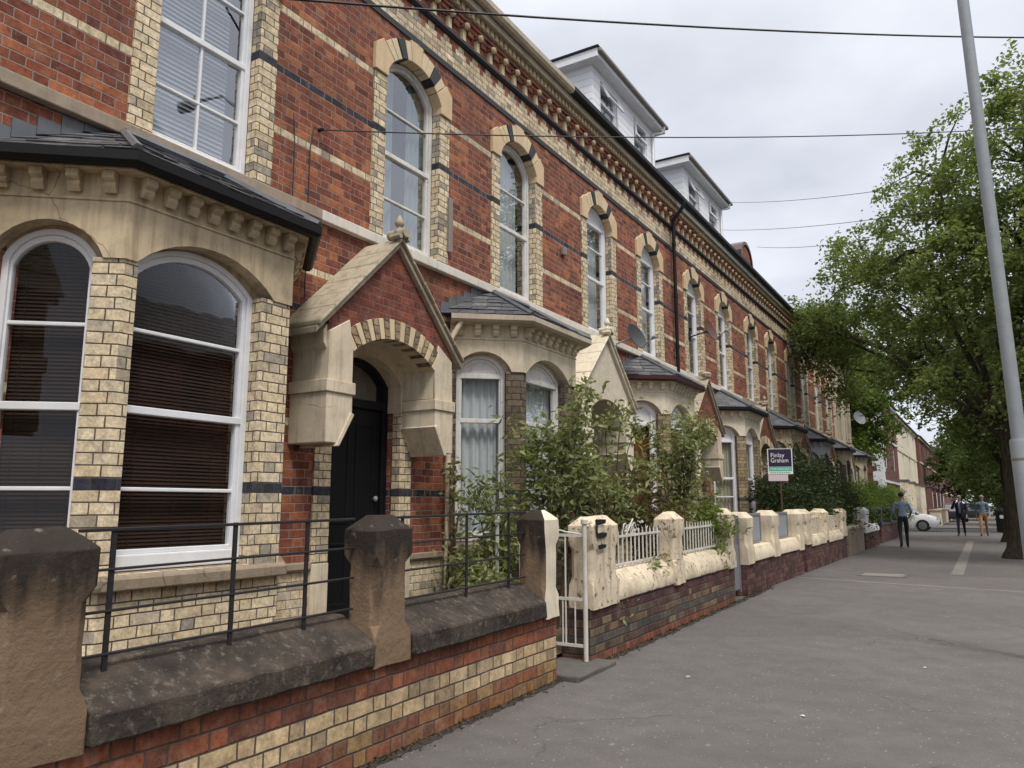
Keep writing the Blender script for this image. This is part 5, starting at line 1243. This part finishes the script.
    for s in (-1,1):
        q=MB(); q.box(1.93*k,2.03*k,s*.58-.13,s*.58+.13,.60,.72); q.build('headlight','lamp',T,local=True,bevel=.03)
        q=MB(); q.box(-2.07*k,-1.98*k,s*.62-.1,s*.62+.1,.70,.86); q.build('tail_light','redlamp',T,local=True,bevel=.03)
        q=MB(); q.box(.85*k,1.0*k,s*.98-.09,s*.98+.09,.95,1.06); q.build('wing_mirror',paint,T,local=True,bevel=.03)
    q=MB(); q.box(2.0*k,2.09*k,-.45,.45,.36,.50); q.build('grille','tyre',T,local=True,bevel=.02)
    return T
M['cwhite']=plain('white_car_paint',(.75,.76,.78),.25,spec=.6,var=.05,bs=0); M['cdark']=plain('dark_car_paint',(.03,.035,.045),.2,spec=.7,var=.05,bs=0); M['csilver']=plain('silver_car_paint',(.35,.37,.4),.25,metal=.5,var=.05,bs=0); M['vanw']=plain('pale_van_paint',(.6,.64,.64),.35,var=.1,bs=0)
for a in CARS: car(*a[0],**a[1])
T=thing('litter_bin',(.62,46.5,G(46.5)),'black litter bin on the pavement behind the tree trunk','bin')
m=MB(); m.lathe([(.24,0),(.26,.05),(.26,.95),(.29,1.0),(.29,1.08),(.2,1.18),(.05,1.22)],(.62,46.5,G(46.5)),14); m.build('bin_body','iron',T,smooth=True)
m=MB(); m.pbox(lambda u,v,w:(.62+u,46.5-w,v),-.08,.08,.68+G(46.5),.84+G(46.5),.258,.27); m.build('notice','white',T)

# ------------------------------------------------------------------ people
M['skin']=plain('skin',(.42,.24,.17),.6,var=.1); M['hair']=plain('dark_hair',(.03,.022,.018),.7); M['hairg']=plain('grey_hair',(.2,.18,.16),.7)
M['shirtb']=plain('pale_blue_shirt',(.22,.29,.40),.85,var=.3,scale=8); M['trou']=plain('dark_navy_trousers',(.014,.016,.026),.85); M['shoe']=plain('black_shoes',(.012,.011,.01),.4)
M['blazer']=plain('navy_blazer',(.012,.014,.028),.85); M['shirtw']=plain('light_blue_shirt',(.45,.55,.72),.85); M['sweater']=plain('grey_blue_sweater',(.17,.22,.31),.9,var=.3); M['tan']=plain('tan_trousers',(.33,.19,.09),.9)
def skin_mesh(J,E,rad,root):
    me=bpy.data.meshes.new('body'); ks=list(J); ix={k:i for i,k in enumerate(ks)}
    me.from_pydata([J[k] for k in ks],[(ix[a],ix[b]) for a,b in E],[])
    ob=bpy.data.objects.new('tmpbody',me); COL.objects.link(ob)
    md=ob.modifiers.new('s','SKIN'); md.branch_smoothing=.6; md.use_smooth_shade=True
    sv=me.skin_vertices[0].data
    for k in ks:
        r=rad[k]; sv[ix[k]].radius=r if hasattr(r,'__len__') else (r,r); sv[ix[k]].use_root=(k==root)
    sb=ob.modifiers.new('ss','SUBSURF'); sb.levels=sb.render_levels=2
    dg=bpy.context.evaluated_depsgraph_get(); out=bpy.data.meshes.new_from_object(ob.evaluated_get(dg))
    bpy.data.objects.remove(ob); return out
def person(loc,rz,label,pose,top,low,hair,blazer=None):
    T=thing('person',loc,label,'person','people walking on the pavement',rz=rz)
    st=pose.get('stride',.2); J={}; rad={}
    def j(k,p,r): J[k]=p; rad[k]=r
    j('pelvis',(0,0,.96),(.15,.11)); j('waist',(0,.0,1.10),(.145,.105)); j('chest',(0,.01,1.30),(.165,.12)); j('upchest',(0,0,1.42),(.13,.09)); j('neck',(0,.01,1.52),.055); j('headlow',(0,.03,1.60),(.068,.08)); j('head',(0,.025,1.69),(.078,.095)); j('crown',(0,.015,1.765),(.055,.065)); 
    j('nose',(0,.125,1.655),.012)
    E=[('pelvis','waist'),('waist','chest'),('chest','upchest'),('upchest','neck'),('neck','headlow'),('headlow','head'),('head','crown'),('headlow','nose')]
    for s,sd in ((-1,'l'),(1,'r')):
        f=st*s
        j('ear'+sd,(s*.082,.015,1.66),.014); E.append(('head','ear'+sd))
        j('hip'+sd,(s*.095,0,.88),.095); j('knee'+sd,(s*.10,f*.55+.05,.50),.062); j('ankle'+sd,(s*.10,f*1.0-(.06 if f<0 else 0),.09 if f>=0 else .12),.045); j('toe'+sd,(s*.12,f*1.0+.17-(.03 if f<0 else 0),.045),(.045,.035))
        E+=[('pelvis','hip'+sd),('hip'+sd,'knee'+sd),('knee'+sd,'ankle'+sd),('ankle'+sd,'toe'+sd)]
        sh=(s*.19,0,1.42); j('sho'+sd,sh,.062)
        el,ha=pose.get('arm'+sd) or ((s*.25,-f*.25-.04,1.14),(s*.26,-f*.7+.06,.90))
        j('elb'+sd,el,.046); j('wri'+sd,ha,.03)
        E+=[('upchest','sho'+sd),('sho'+sd,'elb'+sd),('elb'+sd,'wri'+sd)]
        d=(Vector(ha)-Vector(el)).normalized(); pl=Vector(ha)+d*.07; j('palm'+sd,tuple(pl),(.036,.020)); E.append(('wri'+sd,'palm'+sd))
        sidev=Vector((0,1,0)) if abs(d.y)<.8 else Vector((0,0,1)); sidev=(sidev-d*d.dot(sidev)).normalized()
        for q in range(4):
            o=(q-1.5)*.018; b=pl+d*.03+sidev*o; e=b+d*(.055+.01*(1 if q in(1,2) else 0))+Vector((-s*.02,0,0)); j('f%d%s'%(q,sd),tuple(e),.009); E.append(('palm'+sd,'f%d%s'%(q,sd)))
        tb=Vector(ha)+d*.05+sidev*.05; j('th'+sd,tuple(tb),.010); E.append(('wri'+sd,'th'+sd))
    me=skin_mesh(J,E,rad,'pelvis')
    segs=[]
    for a,b in E:
        n=a+b; kind=0
        if any(t in a or t in b for t in ('wri','palm','head','nose','ear','crown')) : kind=0
        elif a=='upchest' and b=='neck': kind=1
        elif 'hip' in b or 'knee' in n or (a=='pelvis' and b=='waist'): kind=2
        else: kind=1
        if 'elb' in a and 'wri' in b: kind=1
        if 'ankle' in a and 'toe' in b: kind=3
        segs.append((Vector(J[a]),Vector(J[b]),kind))
    for m_ in ('skin',top,low,'shoe'): me.materials.append(M[m_])
    for p in me.polygons:
        c=p.center; best=9;kd=0
        for a,b,kk in segs:
            ab=b-a; t=max(0,min(1,(c-a).dot(ab)/ab.length_squared)); dd=(a+ab*t-c).length
            if dd<best: best=dd; kd=kk; tt=t
        if kd==2 and c.z>1.02: kd=1
        if kd==1 and c.z>1.50: kd=0
        if kd==2 and c.z<.10: kd=3
        p.material_index=kd; p.use_smooth=True
    o=bpy.data.objects.new('body',me); COL.objects.link(o); o.parent=T
    h=MB(); pr=[(.085*math.sin(t),.10*math.cos(t)) for t in np.linspace(math.pi*.56,.02,8)]
    h.lathe([(r+.004,z) for r,z in pr],(0,.005,1.70),16,0,axis=(0,-.35,1)); ho=h.build('hair',hair,T,smooth=True,local=True)
    fe=MB()
    for s in (-1,1): fe.lathe([(.003,-.006),(.008,0),(.003,.006)],(s*.03,.108,1.685),8,0,axis=(0,1,0))
    fe.box(-.022,.022,.103,.112,1.607,1.614); fe.build('face_features','hair',T,local=True)
    if blazer:
        b=MB(); prof=[(.80,.185,.135),(.95,.18,.14),(1.1,.172,.135),(1.3,.195,.145),(1.42,.19,.115),(1.49,.10,.085)]; n=20; pts=[]
        for z,a,bb in prof:
            for i in range(n):
                t=math.pi/2+.22+(2*math.pi-.44)*i/(n-1); pts.append((a*math.cos(t),bb*math.sin(t)+.01,z))
        b.add(pts,[(i*n+q,i*n+q+1,(i+1)*n+q+1,(i+1)*n+q) for i in range(len(prof)-1) for q in range(n-1)])
        for s,sd in ((-1,'l'),(1,'r')): b.tube([J['sho'+sd],J['elb'+sd],Vector(J['elb'+sd]).lerp(Vector(J['wri'+sd]),.92)],[.078,.062,.045],10)
        b.build('blazer',blazer,T,smooth=True,local=True)
    if pose.get('phone'):
        p=Vector(J['palmr']); q=MB(); q.box(p.x-.005,p.x+.012,p.y-.03,p.y+.04,p.z-.05,p.z+.09); q.build('phone','black',None,local=True)
    return T
for a in PEOPLE: person(*a[0],**a[1])

# ------------------------------------------------------------------ light, sky, camera
S.render.engine='CYCLES'
w=bpy.data.worlds.new('World'); S.world=w; w.use_nodes=True; t=w.node_tree; t.nodes.clear()
def nn(typ,**p):
    n_=t.nodes.new(typ)
    for k,v in p.items(): setattr(n_,k,v)
    return n_
SUNE,SUNA=R(58),R(125)   # elevation; azimuth measured clockwise from +Y
out=nn('ShaderNodeOutputWorld'); bg=nn('ShaderNodeBackground'); bg.inputs[1].default_value=.1
sky=nn('ShaderNodeTexSky',sky_type='NISHITA',sun_disc=False,sun_elevation=SUNE,sun_rotation=SUNA)
tc=nn('ShaderNodeTexCoord'); sep=nn('ShaderNodeSeparateXYZ'); t.links.new(tc.outputs['Generated'],sep.inputs[0])
def mth(op,a,b=None):
    n_=nn('ShaderNodeMath',operation=op)
    for i,v in enumerate((a,b)):
        if v is None: continue
        if isinstance(v,bpy.types.NodeSocket): t.links.new(v,n_.inputs[i])
        else: n_.inputs[i].default_value=v
    return n_.outputs[0]
zc=mth('ADD',mth('MAXIMUM',sep.outputs[2],0.),.22)
cmb=nn('ShaderNodeCombineXYZ'); t.links.new(mth('DIVIDE',sep.outputs[0],zc),cmb.inputs[0]); t.links.new(mth('DIVIDE',sep.outputs[1],zc),cmb.inputs[1])
no=nn('ShaderNodeTexNoise'); no.inputs['Scale'].default_value=1.5; no.inputs['Detail'].default_value=6; no.inputs['Roughness'].default_value=.5; t.links.new(cmb.outputs[0],no.inputs[0])
rp=nn('ShaderNodeValToRGB'); t.links.new(no.outputs[0],rp.inputs[0])
rp.color_ramp.elements[0].position=.36; rp.color_ramp.elements[0].color=(SKY[0][0],SKY[0][1],SKY[0][2],1); rp.color_ramp.elements[1].position=.66; rp.color_ramp.elements[1].color=(SKY[1][0],SKY[1][1],SKY[1][2],1)
# overcast sky grows brighter towards the zenith
gr=nn('ShaderNodeMapRange',interpolation_type='SMOOTHSTEP'); t.links.new(sep.outputs[2],gr.inputs[0]); gr.inputs[1].default_value=.5; gr.inputs[2].default_value=1.; gr.inputs[3].default_value=1.; gr.inputs[4].default_value=ZEN
wm=nn('ShaderNodeMix',data_type='RGBA',blend_type='MULTIPLY'); wf=nn('ShaderNodeMapRange',interpolation_type='SMOOTHSTEP'); t.links.new(sep.outputs[2],wf.inputs[0]); wf.inputs[1].default_value=.45; wf.inputs[2].default_value=.95
t.links.new(wf.outputs[0],wm.inputs[0]); t.links.new(rp.outputs[0],wm.inputs[6]); wm.inputs[7].default_value=(1.08,.99,.84,1)
vm=nn('ShaderNodeVectorMath',operation='SCALE'); t.links.new(wm.outputs[2],vm.inputs[0]); t.links.new(gr.outputs[0],vm.inputs['Scale'])
mx=nn('ShaderNodeMix',data_type='RGBA'); mx.inputs[0].default_value=.93; t.links.new(sky.outputs[0],mx.inputs[6]); t.links.new(vm.outputs[0],mx.inputs[7])
t.links.new(mx.outputs[2],bg.inputs[0]); t.links.new(bg.outputs[0],out.inputs[0])
sl=bpy.data.lights.new('sun','SUN'); sl.energy=SUN; sl.angle=R(14); sl.color=(1,.96,.9); so=bpy.data.objects.new('sun',sl); COL.objects.link(so)
dirv=Vector((math.sin(SUNA)*math.cos(SUNE),math.cos(SUNA)*math.cos(SUNE),math.sin(SUNE))); so.rotation_euler=dirv.to_track_quat('Z','Y').to_euler(); so.location=(20,-20,40)
cam=bpy.data.cameras.new('camera'); cam.sensor_width=36; cam.lens=765/1024*36; cam.clip_end=2000; cam.clip_start=.05
co=bpy.data.objects.new('camera',cam); COL.objects.link(co); co.location=(0,0,1.55); co.rotation_euler=(R(90+8.988),0,R(31.467)); S.camera=co
S.view_settings.view_transform='Standard'; S.view_settings.look='None'; S.view_settings.exposure=EXPO; S.view_settings.gamma=1
S.render.resolution_x=1024; S.render.resolution_y=768
S.cycles.max_bounces=6; S.cycles.transparent_max_bounces=12; S.cycles.use_denoising=True

# dead leaves and grit gathered at the foot of the garden walls
n=1100; yy=rng.uniform(1.6,13.9,n); xx=-3.29+np.abs(rng.normal(size=n))*.05; zz=.014*(yy-3)+rng.uniform(.005,.014,n)
o=leafmesh('leaf_litter',np.stack([xx,yy,zz],1),.032,.5,'litterleaf',None,droop=-.1); o['kind']='stuff'
